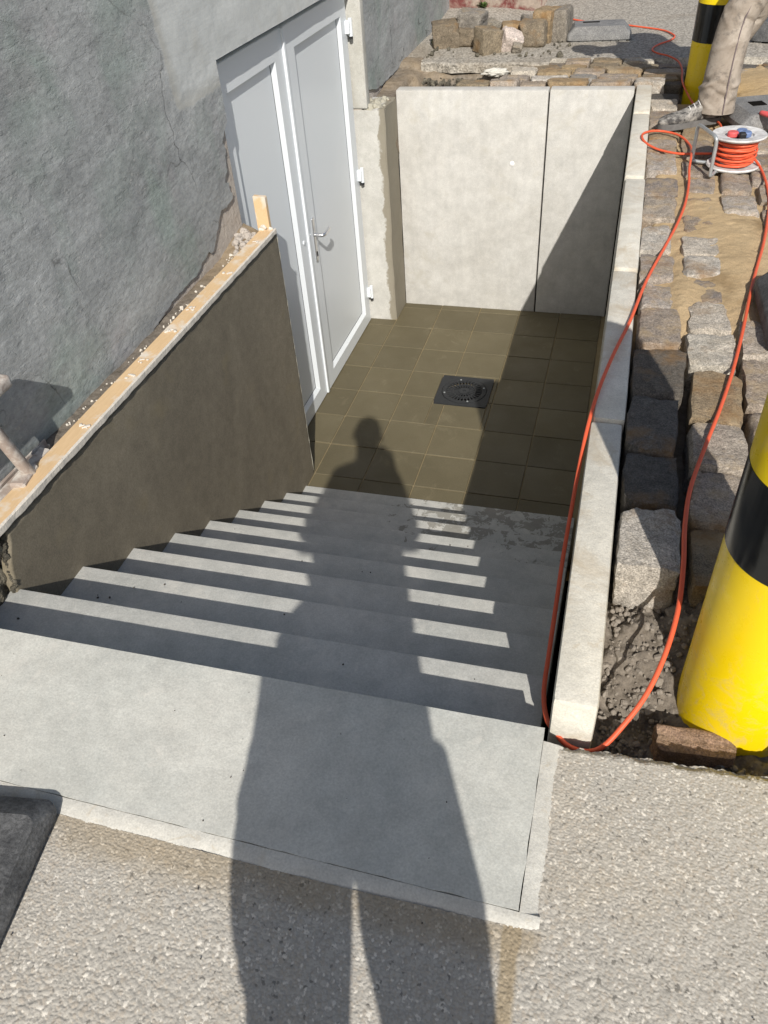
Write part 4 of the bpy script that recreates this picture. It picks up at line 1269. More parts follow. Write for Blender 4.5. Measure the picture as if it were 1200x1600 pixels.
# bed below the rows behind the wall, with the open hole at its left
ny, nx = 130, 170
V, U = np.meshgrid(np.linspace(0, 1, ny), np.linspace(0, 1, nx), indexing='ij')
X = -0.145 + (XR0 + 0.02 + 0.145) * U; Y = 0.478 + 0.75 * V - 0.26 * np.clip((0.02 - X) / 0.03, 0, 1) * (1 - V)
h = 1.462 + 0.012 * np_noise(X, Y, 9, 101, 4) - 0.04 * sstep(0.05, 0.0, V) * (X < 0.03)
hole = sstep(0.66, 0.52, X) * sstep(0.02, 0.12, X) * sstep(1.03, 0.93, Y + 0.03 * np_noise(X, Y, 10, 111))
h = h * (1 - hole) + (1.40 + 0.03 * np_noise(X, Y, 8, 103, 5)) * hole
h += 0.03 * sstep(0.10, -0.05, X) * sstep(0.2, 0.5, V)
deep = sstep(0.115, 0.085, X + 0.02 * np_noise(X, Y, 14, 117)) * sstep(-0.02, 0.02, X) * sstep(0.86, 0.76, Y + 0.05 * np_noise(X, Y, 12, 118))
h -= 0.40 * deep
h += 0.035 * sstep(1.0, 1.1, Y)
sl = grid_mesh('soil', np.stack([X, Y, h], -1), M['sand'], None, tint=np.clip(0.85 + 0.15 * hole + 0.3 * np_noise(X, Y, 6, 104), 0, 1)[..., None])
tag(sl, kind='structure')
# pale lump of old mortar and broken asphalt lip along the hole
mb = MB()
bmesh.ops.create_icosphere(mb.bm, subdivisions=4, radius=1.0)
for v in mb.bm.verts:
    c = v.co.copy()
    v.co = c * (1 + 0.45 * mnoise.fractal(c * 2.2 + Vector((3, 1, 2)), 0.8, 2.0, 4))
    v.co = Vector((0.575 + v.co.x * 0.085, 0.925 + v.co.y * 0.030, 1.49 + v.co.z * 0.026))
o = mb.build('mortar_lump', M['mortar_strip'], None, smooth=True); tag(o, 'pale lump of old mortar lying at the edge of the hole behind the wall', 'mortar')
n = 90
xs = np.linspace(0.02, 0.93, n)
G = np.zeros((n, 8, 3))
yo = 0.995 + 0.02 * np_noise(xs, xs * 0, 7, 105) + 0.04 * sstep(0.25, 0.0, xs)
yi = 1.165 + 0.015 * np_noise(xs, xs * 0, 6, 107) + 0.02 * sstep(0.25, 0.0, xs)
for j, t in enumerate((-0.3, -0.1, 0.0, 0.12, 0.4, 0.7, 1.0, 1.05)):
    G[:, j, 0] = xs
    G[:, j, 1] = yo + (yi - yo) * max(0, t)
    G[:, j, 2] = 1.532 + 0.004 * np_noise(xs, xs * 0 + t, 20, 108) + (0.2 * t if t < 0 else 0) - (0.008 if t == 0 else 0) - (0.02 if t > 1.01 else 0)
G[:, :2, 1] += 0.012 * np_noise(G[:, :2, 0], G[:, :2, 2], 40, 109)
o = grid_mesh('asphalt_lip', G, M['asphalt'], None, smooth=False); tag(o, kind='structure')

# rubble bits strewn about the hole and the heap
mb = MB()
for k in range(260):
    if k % 3: x, y, z = random.uniform(0.0, 0.62), random.uniform(0.50, 1.0), 1.43
    else: x, y, z = random.uniform(0.02, 1.1), random.uniform(1.18, 1.9), 1.527
    if k % 3 and x < 0.12 and y < 0.86: continue
    crumb(mb, (x, y, z + random.uniform(0, .012)), random.choice([.008, .012, .012, .018, .026, .035]))
o = mb.build('rubble_bits', M['rubble'], None); tag(o, 'small broken rubble and soil bits strewn round the hole behind the pale back wall', 'rubble', kind='stuff')

# yard behind
yd_n = 160
V, U = np.meshgrid(np.linspace(0, 1, yd_n), np.linspace(0, 1, yd_n), indexing='ij')
X = -0.16 + 4.2 * U; Y = 1.16 + 4.0 * V
h = 1.525 + 0.006 * np_noise(X, Y, 2.0, 120, 4) + 0.002 * np_noise(X, Y, 30, 121, 2) - 0.006 * sstep(1.4, 1.16, Y) + 0.05 * sstep(2.0, 2.9, Y) * sstep(0.8, 0.2, X)
yd = grid_mesh('yard', skirt(np.stack([X, Y, h], -1), 0.12, ('y0',)) if False else np.concatenate([np.stack([X, Y, h], -1)[:1] - [0, 0, 0.12], np.stack([X, Y, h], -1)], 0), M['asphalt']); tag(yd, kind='structure')
sheet('yard', -60, 60, 5.16, 400, 1.525, M['asphalt'])
sheet('yard', 4.04, 60, 1.16, 5.16, 1.525, M['asphalt'])
sheet('yard', 3.40, 60, -4.13, 1.16, 1.47, M['asphalt'])
sheet('yard', -60, -0.16, 2.8, 5.16, 1.52, M['asphalt'])
sheet('yard', -60, -8.0, -60, 2.8, 1.40, M['asphalt'])
sheet('street', -8.0, -0.16, -60, -9.0, ZS - 0.004, M['asphalt'])

# ------------------------------------------------------------------ red painted wall stub at the back
rw = thing('red_painted_wall', 'end of a wall with flaking dark red paint behind the pile of stones', 'wall', (0.26, 3.0, 1.5))
U, V = np.meshgrid(np.linspace(0, 1, 60), np.linspace(0, 1, 90), indexing='ij')
Xx = -0.148 + 0.80 * U; Zz = 1.50 + 2.7 * V
Yy = 2.79 + 0.012 * np_noise(Xx, Zz, 6, 130, 4)
P = np.stack([Xx, Yy, Zz], -1)
a = P[-1:].copy(); a[..., 1] += 2.0; P = np.concatenate([P, a], 0)
grid_mesh('wall_face', P, M['redwall'], rw)
mb = MB(); mb.box(-0.6, 0.635, 2.83, 4.8, 1.4, 4.19); mb.build('core', M['masonry'], rw)

# ------------------------------------------------------------------ heap of loose stones
pile = [
 # x, y, z_centre, size, rot, kind, label
 (0.085, 1.585, 1.600, (0.20, 0.20, 0.17), (0.05, -0.06, 0.25), 'cobble_brown', 'big brown cobble with sandy top, leftmost of the heap behind the pit'),
 (0.270, 1.60, 1.585, (0.19, 0.17, 0.12), (0.02, 0.05, 0.10), 'cobble_brown', 'flat brownish cobble under a grey one in the left of the heap'),
 (0.275, 1.64, 1.690, (0.20, 0.17, 0.11), (0.03, 0.12, -0.15), 'cobble_mid', 'grey cobble resting on top of a flat brownish one in the heap'),
 (0.440, 1.36, 1.600, (0.165, 0.165, 0.16), (0.12, 0.10, 0.75), 'cobble_brown', 'grey brown cobble with a chipped white corner in the front of the heap'),
 (0.600, 1.42, 1.585, (0.150, 0.13, 0.12), (0.5, 0.35, 0.5), 'cobble_pink', 'pale pinkish granite cobble lying tilted in the front of the heap'),
 (0.585, 1.62, 1.595, (0.17, 0.17, 0.14), (0.0, 0.05, 0.2), 'cobble_rust', 'ochre cobble half hidden behind the pale pinkish one'),
 (0.745, 1.56, 1.605, (0.19, 0.17, 0.16), (0.03, -0.05, -0.1), 'cobble_brown', 'brown and grey cobble behind the right of the pale pinkish one'),
 (0.500, 1.66, 1.565, (0.11, 0.10, 0.08), (0.4, 0.2, 0.9), 'cobble_brown', 'small brown stone chunk wedged behind the grey brown cobble with chipped corner'),
 (0.690, 1.83, 1.590, (0.17, 0.14, 0.13), (0.1, 0.3, 0.4), 'cobble_mid', 'bluish grey stone lying at the back of the heap left of the orange cobble'),
 (0.660, 1.34, 1.555, (0.07, 0.06, 0.05), (0.5, 0.2, 0.2), 'cobble_mid', 'small grey stone chip at the foot of the pale pinkish cobble'),
 (0.360, 1.80, 1.585, (0.17, 0.15, 0.12), (0.1, -0.1, 0.6), 'cobble_mid', 'grey stone lying low behind the two stacked cobbles of the heap'),
 (0.820, 1.70, 1.630, (0.15, 0.20, 0.21), (0.0, 0.05, -0.3), 'cobble_rust', 'tall rusty orange cobble near the right end of the heap'),
 (0.930, 1.74, 1.630, (0.13, 0.22, 0.21), (0.0, -0.05, -0.1), 'cobble_mid', 'upright grey stone slab between the orange cobble and the rubber base'),
]
for (x, y, z, s, r, kd, lb) in pile:
    o = stone(x, y, z + s[2] / 2, s[0], s[1], s[2], kd, None, rot=r, name='loose_cobble')
    tag(o, lb, 'cobblestone', 'loose stones heaped behind the pit')
o = stone(1.838, -4.045, 1.312, 0.165, 0.07, 0.11, 'cobble_brick', None, rot=(0.05, 0.02, 0.08), name='loose_cobble')
tag(o, 'reddish broken sett lying in the trench in front of the near bollard', 'cobblestone')

# ------------------------------------------------------------------ bollards
def bollard(x, y, z0, z1, bands, r, label):
    t = thing('bollard', label, 'bollard', (x, y, z0), 'yellow and black bollards')
    mb = MB()
    mb.lathe([(r, z0 - 0.25), (r, z1 - 0.05), (r * 0.97, z1 - 0.025), (r * 0.85, z1 - 0.008), (r * 0.5, z1), (0.002, z1 + 0.002)], (x, y, 0), 72)
    mb.build('post', M['yellow'], t, smooth=True, auto=1.0)
    for (a, b) in bands:
        mb = MB()
        rr = r + 0.0012
        R = [[(x + q * math.cos(2 * math.pi * k / 72), y + q * math.sin(2 * math.pi * k / 72), z) for k in range(72)] for q, z in ((r - .002, a), (rr, a + .0006), (rr, b - .0006), (r - .002, b))]
        mb.loft(R, cap=False)
        mb.build('band', M['black'], t, smooth=True, auto=1.0)
    return t
bollard(1.942, -3.900, 1.235, 2.50, [(1.777, 1.970), (2.165, 2.36)], 0.135, 'thick yellow and black striped bollard at the right edge beside the trench')
bollard(1.945, 0.555, 1.36, 2.52, [(1.745, 1.940), (2.135, 2.33)], 0.135, 'yellow and black striped bollard behind the trouser leg in the background')

# ------------------------------------------------------------------ rubber bases for site fence
def rubber_base(name, label, loc, rz, size, mat, slots=(0,), rx=0.0, ry=0.0, rnd=0.03):
    t = thing(name, label, 'rubber base', loc, 'rubber fence bases')
    L, W, H = size
    mb = MB()
    def rr(l, w_, r, n=5):
        pts = []
        for (sx, sy, a0) in ((1, 1, 0), (-1, 1, 90), (-1, -1, 180), (1, -1, 270)):
            for k in range(n + 1):
                a = math.radians(a0 + 90 * k / n)
                pts.append((sx * (l / 2 - r) + r * math.cos(a), sy * (w_ / 2 - r) + r * math.sin(a)))
        return pts
    lo = rr(L, W, rnd); hi = rr(L - 0.10, W - 0.02, rnd); md = rr(L - 0.01, W - 0.004, rnd)
    mb.loft([[(p[0], p[1], 0.012) for p in lo], [(p[0], p[1], H * 0.45) for p in lo], [(p[0], p[1], H * 0.55) for p in md], [(p[0], p[1], H) for p in hi]])
    from mathutils import Euler
    mt = Matrix.Translation(loc) @ Euler((rx, ry, rz)).to_matrix().to_4x4()
    bmesh.ops.transform(mb.bm, matrix=mt, verts=mb.bm.verts[:])
    mb.build('body', mat, t, smooth=True, auto=0.5)
    mb = MB()
    for k in range(7):
        x = -L / 2 + 0.06 + (L - 0.12) * k / 6
        for sy in (-1, 1):
            mb.obox((x, sy * (W / 2 - 0.035), 0.006), (0.05, 0.05, 0.0125))
    bmesh.ops.transform(mb.bm, matrix=mt, verts=mb.bm.verts[:])
    mb.build('foot_studs', mat, t)['kind'] = 'stuff'
    mb = MB()
    for (sx, sy, lx, ly) in slots:
        mb.obox((sx, sy, H - 0.012), (lx, ly, 0.03))
    if slots:
        bmesh.ops.transform(mb.bm, matrix=mt, verts=mb.bm.verts[:])
        mb.build('slot', M['void'], t)
    return t
rubber_base('rubber_base', 'dark speckled rubber slab lying on the street at the lower left corner', (0.474, -4.872, 1.400), math.radians(99), (0.60, 0.36, 0.058), M['rubber'], ())
rubber_base('rubber_base', 'dusty grey rubber base with a long slot at the right end of the stone heap', (1.205, 1.76, 1.525), math.radians(5), (0.46, 0.24, 0.10), M['rubber_grey'], [(-0.06, 0.04, 0.12, 0.03)])
rubber_base('rubber_base', 'black rubber base with rounded end lying on the cobbles by the right edge', (2.235, -2.44, 1.488), math.radians(2), (0.40, 0.46, 0.105), M['rubber'], ())
rubber_base('rubber_base', 'grey rubber base with a square hole behind the cable reel', (2.36, -0.12, 1.495), math.radians(18), (0.70, 0.36, 0.085), M['rubber_grey'], [(-0.20, 0.02, 0.075, 0.075)])
rubber_base('rubber_base', 'black rubber base beyond the trouser leg near the upper right corner', (2.64, 1.60, 1.525), math.radians(-22), (0.72, 0.38, 0.13), M['rubber'], ())

# ------------------------------------------------------------------ cables
A = [(1.926,-0.807,1.520),(1.849,-0.763,1.505),(1.774,-0.752,1.500),(1.681,-0.698,1.500),(1.616,-0.625,1.508),(1.590,-0.554,1.517),(1.604,-0.477,1.518),(1.676,-0.400,1.505),(1.774,-0.462,1.503),(1.830,-0.628,1.503),(1.828,-0.864,1.530),(1.821,-1.014,1.510),(1.819,-1.186,1.498),(1.801,-1.425,1.497),(1.769,-1.645,1.497),(1.725,-1.881,1.502),(1.659,-2.209,1.500),(1.614,-2.526,1.500),(1.572,-2.756,1.500),(1.540,-2.971,1.498),(1.523,-3.120,1.470),(1.514,-3.259,1.430),(1.509,-3.425,1.400),(1.505,-3.600,1.370),(1.505,-3.764,1.350),(1.505,-3.895,1.335),(1.506,-4.004,1.330),(1.519,-4.075,1.335),(1.539,-4.112,1.345),(1.568,-4.139,1.342),(1.606,-4.143,1.335),(1.640,-4.136,1.350),(1.675,-4.099,1.380),(1.719,-4.030,1.420),(1.751,-3.941,1.460),(1.772,-3.832,1.490),(1.780,-3.707,1.510),(1.784,-3.572,1.510),(1.801,-3.412,1.505),(1.847,-3.199,1.500),(1.887,-3.028,1.499),(1.933,-2.803,1.497),(1.975,-2.552,1.497),(2.017,-2.264,1.499),(2.053,-2.047,1.503),(2.090,-1.837,1.501),(2.122,-1.608,1.499),(2.148,-1.354,1.502),(2.151,-1.131,1.505),(2.139,-0.965,1.510),(2.111,-0.893,1.530)]
mb = MB(); mb.tube(smoothpath(A, 6), 0.0058, 10)
o = mb.build('cable', M['cable'], None, smooth=True); tag(o, 'long orange cable looping along the low wall and back over the cobbles', 'cable')
B = [(0.391,4.418,1.545),(0.585,3.353,1.54),(0.671,2.925,1.535),(0.758,2.640,1.535),(0.870,2.522,1.535),(1.011,2.380,1.535),(1.170,2.266,1.535),(1.295,2.230,1.535),(1.492,2.094,1.535),(1.658,1.966,1.535),(1.727,1.829,1.535),(1.745,1.722,1.535),(1.706,1.601,1.535),(1.634,1.485,1.535),(1.598,1.350,1.535),(1.630,1.235,1.535),(1.710,1.141,1.535),(1.771,1.014,1.530),(1.795,0.811,1.525),(1.797,0.594,1.510),(1.830,0.331,1.500),(1.866,0.102,1.500),(1.92,-0.038,1.500),(1.985,-0.26,1.505),(1.99,-0.45,1.51),(1.985,-0.70,1.54)]
mb = MB(); mb.tube(smoothpath(B, 6), 0.0058, 8)
o = mb.build('cable', M['cable'], None, smooth=True); tag(o, 'orange cable winding over the yard past the far bollard to the reel', 'cable')

# cable reel lying on its side
rl = thing('cable_reel', 'dusty white cable reel wound with orange cable on the cobbles by the boot', 'cable reel', (2.025, -0.905, 1.492))
RX, RY = 2.022, -0.905
mb = MB(); mb.lathe([(0.05, 1.500), (0.120, 1.500), (0.124, 1.506), (0.120, 1.512), (0.108, 1.508), (0.055, 1.507)], (RX, RY, 0), 48); mb.build('flange', M['reel'], rl, smooth=True, auto=0.7)
mb = MB(); mb.lathe([(0.05, 1.632), (0.116, 1.630), (0.124, 1.638), (0.120, 1.644), (0.085, 1.640), (0.066, 1.638), (0.062, 1.628), (0.002, 1.626)], (RX, RY, 0), 48); mb.build('flange', M['reel'], rl, smooth=True, auto=0.7)
mb = MB(); mb.lathe([(0.062, 1.505), (0.062, 1.632)], (RX, RY, 0), 32); mb.build('drum', M['reel'], rl, smooth=True, auto=0.6)
mb = MB()
pts = []
turns = 26
for k in range(turns * 18):
    a = 2 * math.pi * k / 18
    t = k / (turns * 18)
    lay = t * 3.0
    li = int(lay); f = lay - li
    z = (0.012 + 0.104 * (f if li % 2 == 0 else 1 - f))
    r = 0.069 + 0.0095 * li + 0.004 * math.sin(a * 0.37) + 0.003 * math.sin(a * 1.7 + k)
    pts.append((RX + r * math.cos(a), RY + r * math.sin(a), 1.507 + z + 0.006 * math.sin(a * 0.5)))
mb.tube(pts, 0.0058, 7)
mb.build('wound_cable', M['cable'], rl, smooth=True)
for (dx, dy, mt_) in ((-0.030, -0.005, 'red'), (0.012, 0.030, 'blue'), (0.028, -0.004, 'blue')):
    mb = MB(); mb.lathe([(0.024, 1.626), (0.025, 1.648), (0.021, 1.653), (0.002, 1.653)], (RX + dx, RY + dy, 0), 20)
    mb.build('socket', M[mt_], rl, smooth=True, auto=0.6)
mb = MB(); mb.obox((RX + 0.010, RY - 0.038, 1.640), (0.03, 0.028, 0.035), (0.1, 0, 0.2), 0.004, 1); mb.build('switch', M['blackplastic'], rl)
T = [(1.945, -0.985, 1.497), (1.920, -1.040, 1.494), (1.915, -1.048, 1.510), (1.915, -1.050, 1.630), (1.907, -1.044, 1.664), (1.885, -0.985, 1.668), (1.847, -0.835, 1.655), (1.838, -0.815, 1.636), (1.838, -0.820, 1.600), (1.838, -0.835, 1.512), (1.848, -0.845, 1.497), (1.912, -0.862, 1.494)]
mb = MB(); mb.tube(smoothpath(T, 5), 0.0085, 12); mb.build('handle_frame', M['zinc'], rl, smooth=True)
for p in ((1.945, -0.985, 1.497), (1.912, -0.862, 1.494)):
    mb = MB(); mb.obox((p[0] + 0.02, p[1] + 0.01, 1.495), (0.05, 0.03, 0.008), (0, 0, 0.4), 0.002, 1); mb.build('bracket', M['zinc'], rl)
tw = thing('pliers', 'red handled tool lying on the grey rubber base behind the reel', 'tool', (2.23, -0.40, 1.58))
mb = MB(); mb.tube(smoothpath([(2.165, -0.36, 1.588), (2.20, -0.39, 1.590), (2.25, -0.43, 1.590), (2.30, -0.455, 1.588)], 4), 0.011, 10); mb.build('grip', M['red'], tw, smooth=True)
mb = MB(); mb.tube(smoothpath([(2.165, -0.36, 1.588), (2.19, -0.40, 1.588), (2.24, -0.455, 1.588), (2.29, -0.49, 1.586)], 4), 0.010, 10); mb.build('grip', M['red'], tw, smooth=True)

# ------------------------------------------------------------------ trestle and battens at the left edge
ts = thing('trestle', 'weathered whitewashed wooden trestle leg standing against the grey wall at the left edge', 'trestle', (-0.06, -3.75, 1.44))
mb = MB(); mb.obox((-0.065, -3.905, 1.757), (0.075, 0.60, 0.040), (0, 0, 0.0), 0.014, 3); mb.build('rail', M['whitewood'], ts, smooth=True, auto=0.8)
mb = MB(); mb.tube([(-0.052, -3.735, 1.735), (-0.055, -3.664, 1.46)], 0.019, 10); mb.build('leg', M['whitewood'], ts, smooth=True, auto=0.8)
mb = MB(); mb.tube([(-0.052, -4.10, 1.735), (-0.055, -4.15, 1.46)], 0.019, 10); mb.build('leg', M['whitewood'], ts, smooth=True, auto=0.8)
mb = MB(); mb.obox((-0.060, -3.685, 1.466), (0.05, 0.10, 0.03), (0, 0, 0.2), 0.006, 1); mb.build('foot', M['whitewood'], ts)
bt = thing('batten', 'short weathered white batten lying beside the pine board at the left edge', 'batten', (-0.09, -3.8, 1.46))
mb = MB(); mb.obox((-0.082, -3.80, 1.452), (0.034, 0.52, 0.028), (0.0, 0.05, 0.02), 0.003, 1); mb.build('lath', M['whitewood'], bt)
bt = thing('batten', 'thin split batten lying against the foot of the grey wall at the left edge', 'batten', (-0.12, -3.8, 1.46))
mb = MB(); mb.prism([(-0.117, -3.50), (-0.113, -3.50), (-0.102, -4.10), (-0.126, -4.10)], 'z', 1.438, 1.466); mb.build('lath', M['whitewood'], bt)

# ------------------------------------------------------------------ small weeds
def weed(x, y, z, n, s, label):
    mb = MB()
    for k in range(n):
        a = random.uniform(0, 6.28); el = random.uniform(0.3, 1.3); l = s * random.uniform(.5, 1.0)
        d = Vector((math.cos(a) * math.cos(el), math.sin(a) * math.cos(el), math.sin(el)))
        sd = d.cross(Vector((0, 0, 1))).normalized() * l * 0.22
        p0 = Vector((x, y, z)); p1 = p0 + d * l * 0.55; p2 = p0 + d * l + Vector((0, 0, -l * 0.1))
        v = [mb.bm.verts.new(q) for q in (p0, p1 + sd, p2, p1 - sd)]
        mb.bm.faces.new(v)
    o = mb.build('weed', M['leaf'], None); tag(o, label, 'weed')
weed(0.165, 2.770, 1.575, 26, 0.09, 'small green weed growing at the foot of the red painted wall')
weed(-0.02, 1.62, 1.525, 14, 0.05, 'tiny green weed at the foot of the grey wall left of the stone heap')

# ------------------------------------------------------------------ people
def skin_mesh(name, joints, edges, root, mat, parent, sub=2, smooth=True):
    """one continuous surface grown round a skeleton: joints = {name: (pos, (rx, ry))}"""
    keys = list(joints); ix = {k: i for i, k in enumerate(keys)}
    org = WL[parent.name] if parent is not None else Vector((0, 0, 0))
    me = bpy.data.meshes.new(name + '_skeleton')
    me.from_pydata([tuple(Vector(joints[k][0]) - org) for k in keys], [(ix[a], ix[b]) for a, b in edges], [])
    ob = bpy.data.objects.new(name, me)
    COL.objects.link(ob)
    md = ob.modifiers.new('skin', 'SKIN'); md.use_smooth_shade = True
    ob.modifiers.new('sub', 'SUBSURF').levels = sub
    for k in keys:
        sv = me.skin_vertices[0].data[ix[k]]
        r = joints[k][1]
        sv.radius = r if hasattr(r, '__len__') else (r, r)
        sv.use_root = (k == root)
    dg = bpy.context.evaluated_depsgraph_get()
    m2 = bpy.data.meshes.new_from_object(ob.evaluated_get(dg))
    m2.name = name
    bpy.data.objects.remove(ob)
    m2.materials.clear(); m2.materials.append(mat.m)
    for p in m2.polygons: p.use_smooth = True
    o = bpy.data.objects.new(name, m2)
    COL.objects.link(o)
    if parent is not None: o.parent = parent
    return _reg(o, org)

def hand_joints(J, E, wrist, tag_, d, palm_n, s=1.0, curl=0.5, thumb=1):
    """palm plus five fingers; d = finger direction, palm_n = palm normal"""
    d = Vector(d).normalized(); nrm = Vector(palm_n).normalized(); side = d.cross(nrm).normalized()
    w = Vector(J[wrist][0])
    pc = w + d * 0.055 * s
    J[tag_ + 'palm'] = (pc, (0.036 * s, 0.018 * s)); E.append((wrist, tag_ + 'palm'))
    for i, (off, ln) in enumerate(((-0.028, 0.068), (-0.009, 0.080), (0.010, 0.074), (0.028, 0.058))):
        p = pc + side * off * s + d * 0.040 * s
        prev = tag_ + 'palm'
        dd = d.copy()
        for j in range(3):
            k = '%sf%d%d' % (tag_, i, j)
            J[k] = (p, 0.0095 * s if j < 2 else 0.008 * s); E.append((prev, k)); prev = k
            dd = (dd + nrm * curl * 0.5).normalized()
            p = p + dd * ln * s * 0.42
    p = w + d * 0.03 * s + side * -0.03 * s * thumb; prev = tag_ + 'palm'
    dd = (d * 0.6 - side * 0.8 * thumb + nrm * 0.2).normalized()
    for j in range(3):
        k = '%st%d' % (tag_, j)
        J[k] = (p + dd * 0.02 * s, 0.0105 * s); E.append((prev, k)); prev = k
        p = p + dd * 0.030 * s; dd = (dd + d * 0.35 + nrm * 0.2).normalized()

def boot(name, heel, toe, parent, z, mat_u='boot', L=None):
    """low work boot from heel to toe along the ground"""
    heel = Vector((heel[0], heel[1], 0)); toe = Vector((toe[0], toe[1], 0))
    d = (toe - heel); L = d.length; d.normalize(); s = Vector((-d.y, d.x, 0))
    def ring(t, hw, z0, z1, n=18, flat=0.5, fwd=0.0):
        c = heel + d * (L * t)
        pts = []
        for k in range(n):
            a = 2 * math.pi * k / n
            cx_, sz_ = math.cos(a), math.sin(a)
            px = hw * math.copysign(abs(cx_) ** 0.75, cx_)
            pz = (z0 + z1) / 2 + (z1 - z0) / 2 * math.copysign(abs(sz_) ** 0.75, sz_)
            pts.append(c + s * px + Vector((0, 0, z + pz)) + d * fwd * (pz - z0))
        return pts
    mb = MB()
    prof = [(0.00, 0.018, 0.03, 0.075), (0.03, 0.032, 0.022, 0.100), (0.12, 0.038, 0.02, 0.128), (0.25, 0.039, 0.02, 0.130), (0.36, 0.039, 0.02, 0.118), (0.48, 0.042, 0.018, 0.098),
            (0.62, 0.047, 0.018, 0.080), (0.75, 0.049, 0.018, 0.072), (0.87, 0.044, 0.02, 0.066), (0.95, 0.032, 0.022, 0.055), (0.995, 0.014, 0.026, 0.042)]
    mb.loft([ring(*p) for p in prof])
    rs = []
    for i in range(6):     # padded shaft round the ankle
        t = i / 5
        c = heel + d * L * (0.24 - 0.05 * t)
        rs.append([c + d * (0.062 - 0.008 * t) * math.cos(a) + s * (0.042 + 0.004 * t) * math.sin(a) + Vector((0, 0, z + 0.06 + 0.09 * t + 0.004 * math.sin(a * 2))) for a in [2 * math.pi * k / 20 for k in range(20)]])
    mb.loft(rs)
    b = mb.build(name, M[mat_u], parent, smooth=True)
    # sole as a flat outline
    mb = MB()
    out = [(t, hw) for t, hw in ((-0.005, 0.014), (0.03, 0.031), (0.12, 0.037), (0.3, 0.036), (0.45, 0.038), (0.62, 0.047), (0.77, 0.049), (0.89, 0.043), (0.96, 0.031), (0.995, 0.012))]
    poly = [heel + d * L * t + s * hw for t, hw in out] + [heel + d * L * t - s * hw for t, hw in out[::-1]]
    mb.loft([[p + Vector((0, 0, z + q)) for p in poly] for q in (0.0, 0.006, 0.026, 0.030)])
    mb.build('sole', M['sole'], b, smooth=True, auto=0.6)
    # laces and side patch
    mb = MB()
    for t in (0.40, 0.47, 0.54):
        zt = {0.40: 0.116, 0.47: 0.104, 0.54: 0.094}[t]
        c = heel + d * L * t + Vector((0, 0, z + zt))
        mb.tube([c - s * 0.026 - Vector((0, 0, .012)), c + Vector((0, 0, 0.004)), c + s * 0.026 - Vector((0, 0, .012))], 0.003, 6)
    mb.build('lace', M['reel'], b, smooth=True)
    return b

def trouser_leg(mb, path, radii, seed, n=120, seg=60, folds=1.0):
    """cloth tube with separate slanting creases gathering at hem, shin and knee"""
    rg = random.Random(seed)
    path = [Vector(p) for p in path]
    sp = smoothpath(path, 12)
    rr = []
    K = len(path) - 1
    for i in range(len(sp)):
        f = i / 12; a = min(int(f), K - 1); t = f - a
        rr.append(radii[a] * (1 - t) + radii[min(a + 1, K)] * t)
    L = [0.0]
    for a, b in zip(sp, sp[1:]): L.append(L[-1] + (b - a).length)
    tot = L[-1]
    creases = []
    for k in range(46):
        zone = rg.choice((0.035, 0.07, 0.12, 0.22, 0.32, 0.45, 0.50, 0.56, 0.72))
        creases.append((tot * (zone + rg.uniform(-.03, .03)), rg.uniform(0, 6.28), rg.uniform(-0.06, 0.06), rg.uniform(0.007, 0.015), rg.uniform(0.35, 0.95), rg.uniform(0.005, 0.013) * rg.choice((1, 1, -1))))
    rings = []
    nref = Vector((0, -1, 0))
    for i in range(n):
        s = tot * i / (n - 1)
        j = max(0, min(len(L) - 2, int(np.searchsorted(L, s)) - 1))
        t = (s - L[j]) / max(1e-9, L[j + 1] - L[j])
        c = sp[j].lerp(sp[j + 1], t); r = rr[j] * (1 - t) + rr[j + 1] * t
        tan = (sp[j + 1] - sp[j]).normalized()
        u_ = (nref - tan * nref.dot(tan)).normalized(); v_ = tan.cross(u_)
        ring = []
        for k in range(seg):
            a = 2 * math.pi * k / seg
            d = 0.0035 * mnoise.noise(Vector((math.cos(a) * 1.2, math.sin(a) * 1.2, s * 5 + seed)))
            for (s0, a0, sl, w_, wa, am) in creases:
                da = (a - a0 + math.pi) % (2 * math.pi) - math.pi
                ds = s - s0 - sl * da
                if abs(ds) < 3 * w_:
                    d += folds * am * math.exp(-(ds / w_) ** 2) * math.exp(-(da / wa) ** 2)
            ring.append(c + (u_ * math.cos(a) + v_ * math.sin(a)) * (r * 0.97 + d))
        rings.append(ring)
    mb.loft(rings, cap=False)
    inner = [p + (sum((Vector(q) for q in rings[0]), Vector()) / seg - Vector(p)) * 0.08 for p in rings[0]]
    A = [mb.bm.verts.new(p) for p in rings[0]]; Bv = [mb.bm.verts.new(p + Vector((0, 0, 0.03))) for p in inner]
    for k in range(seg): mb.bm.faces.new((Bv[k], Bv[(k + 1) % seg], A[(k + 1) % seg], A[k]))
    return rings

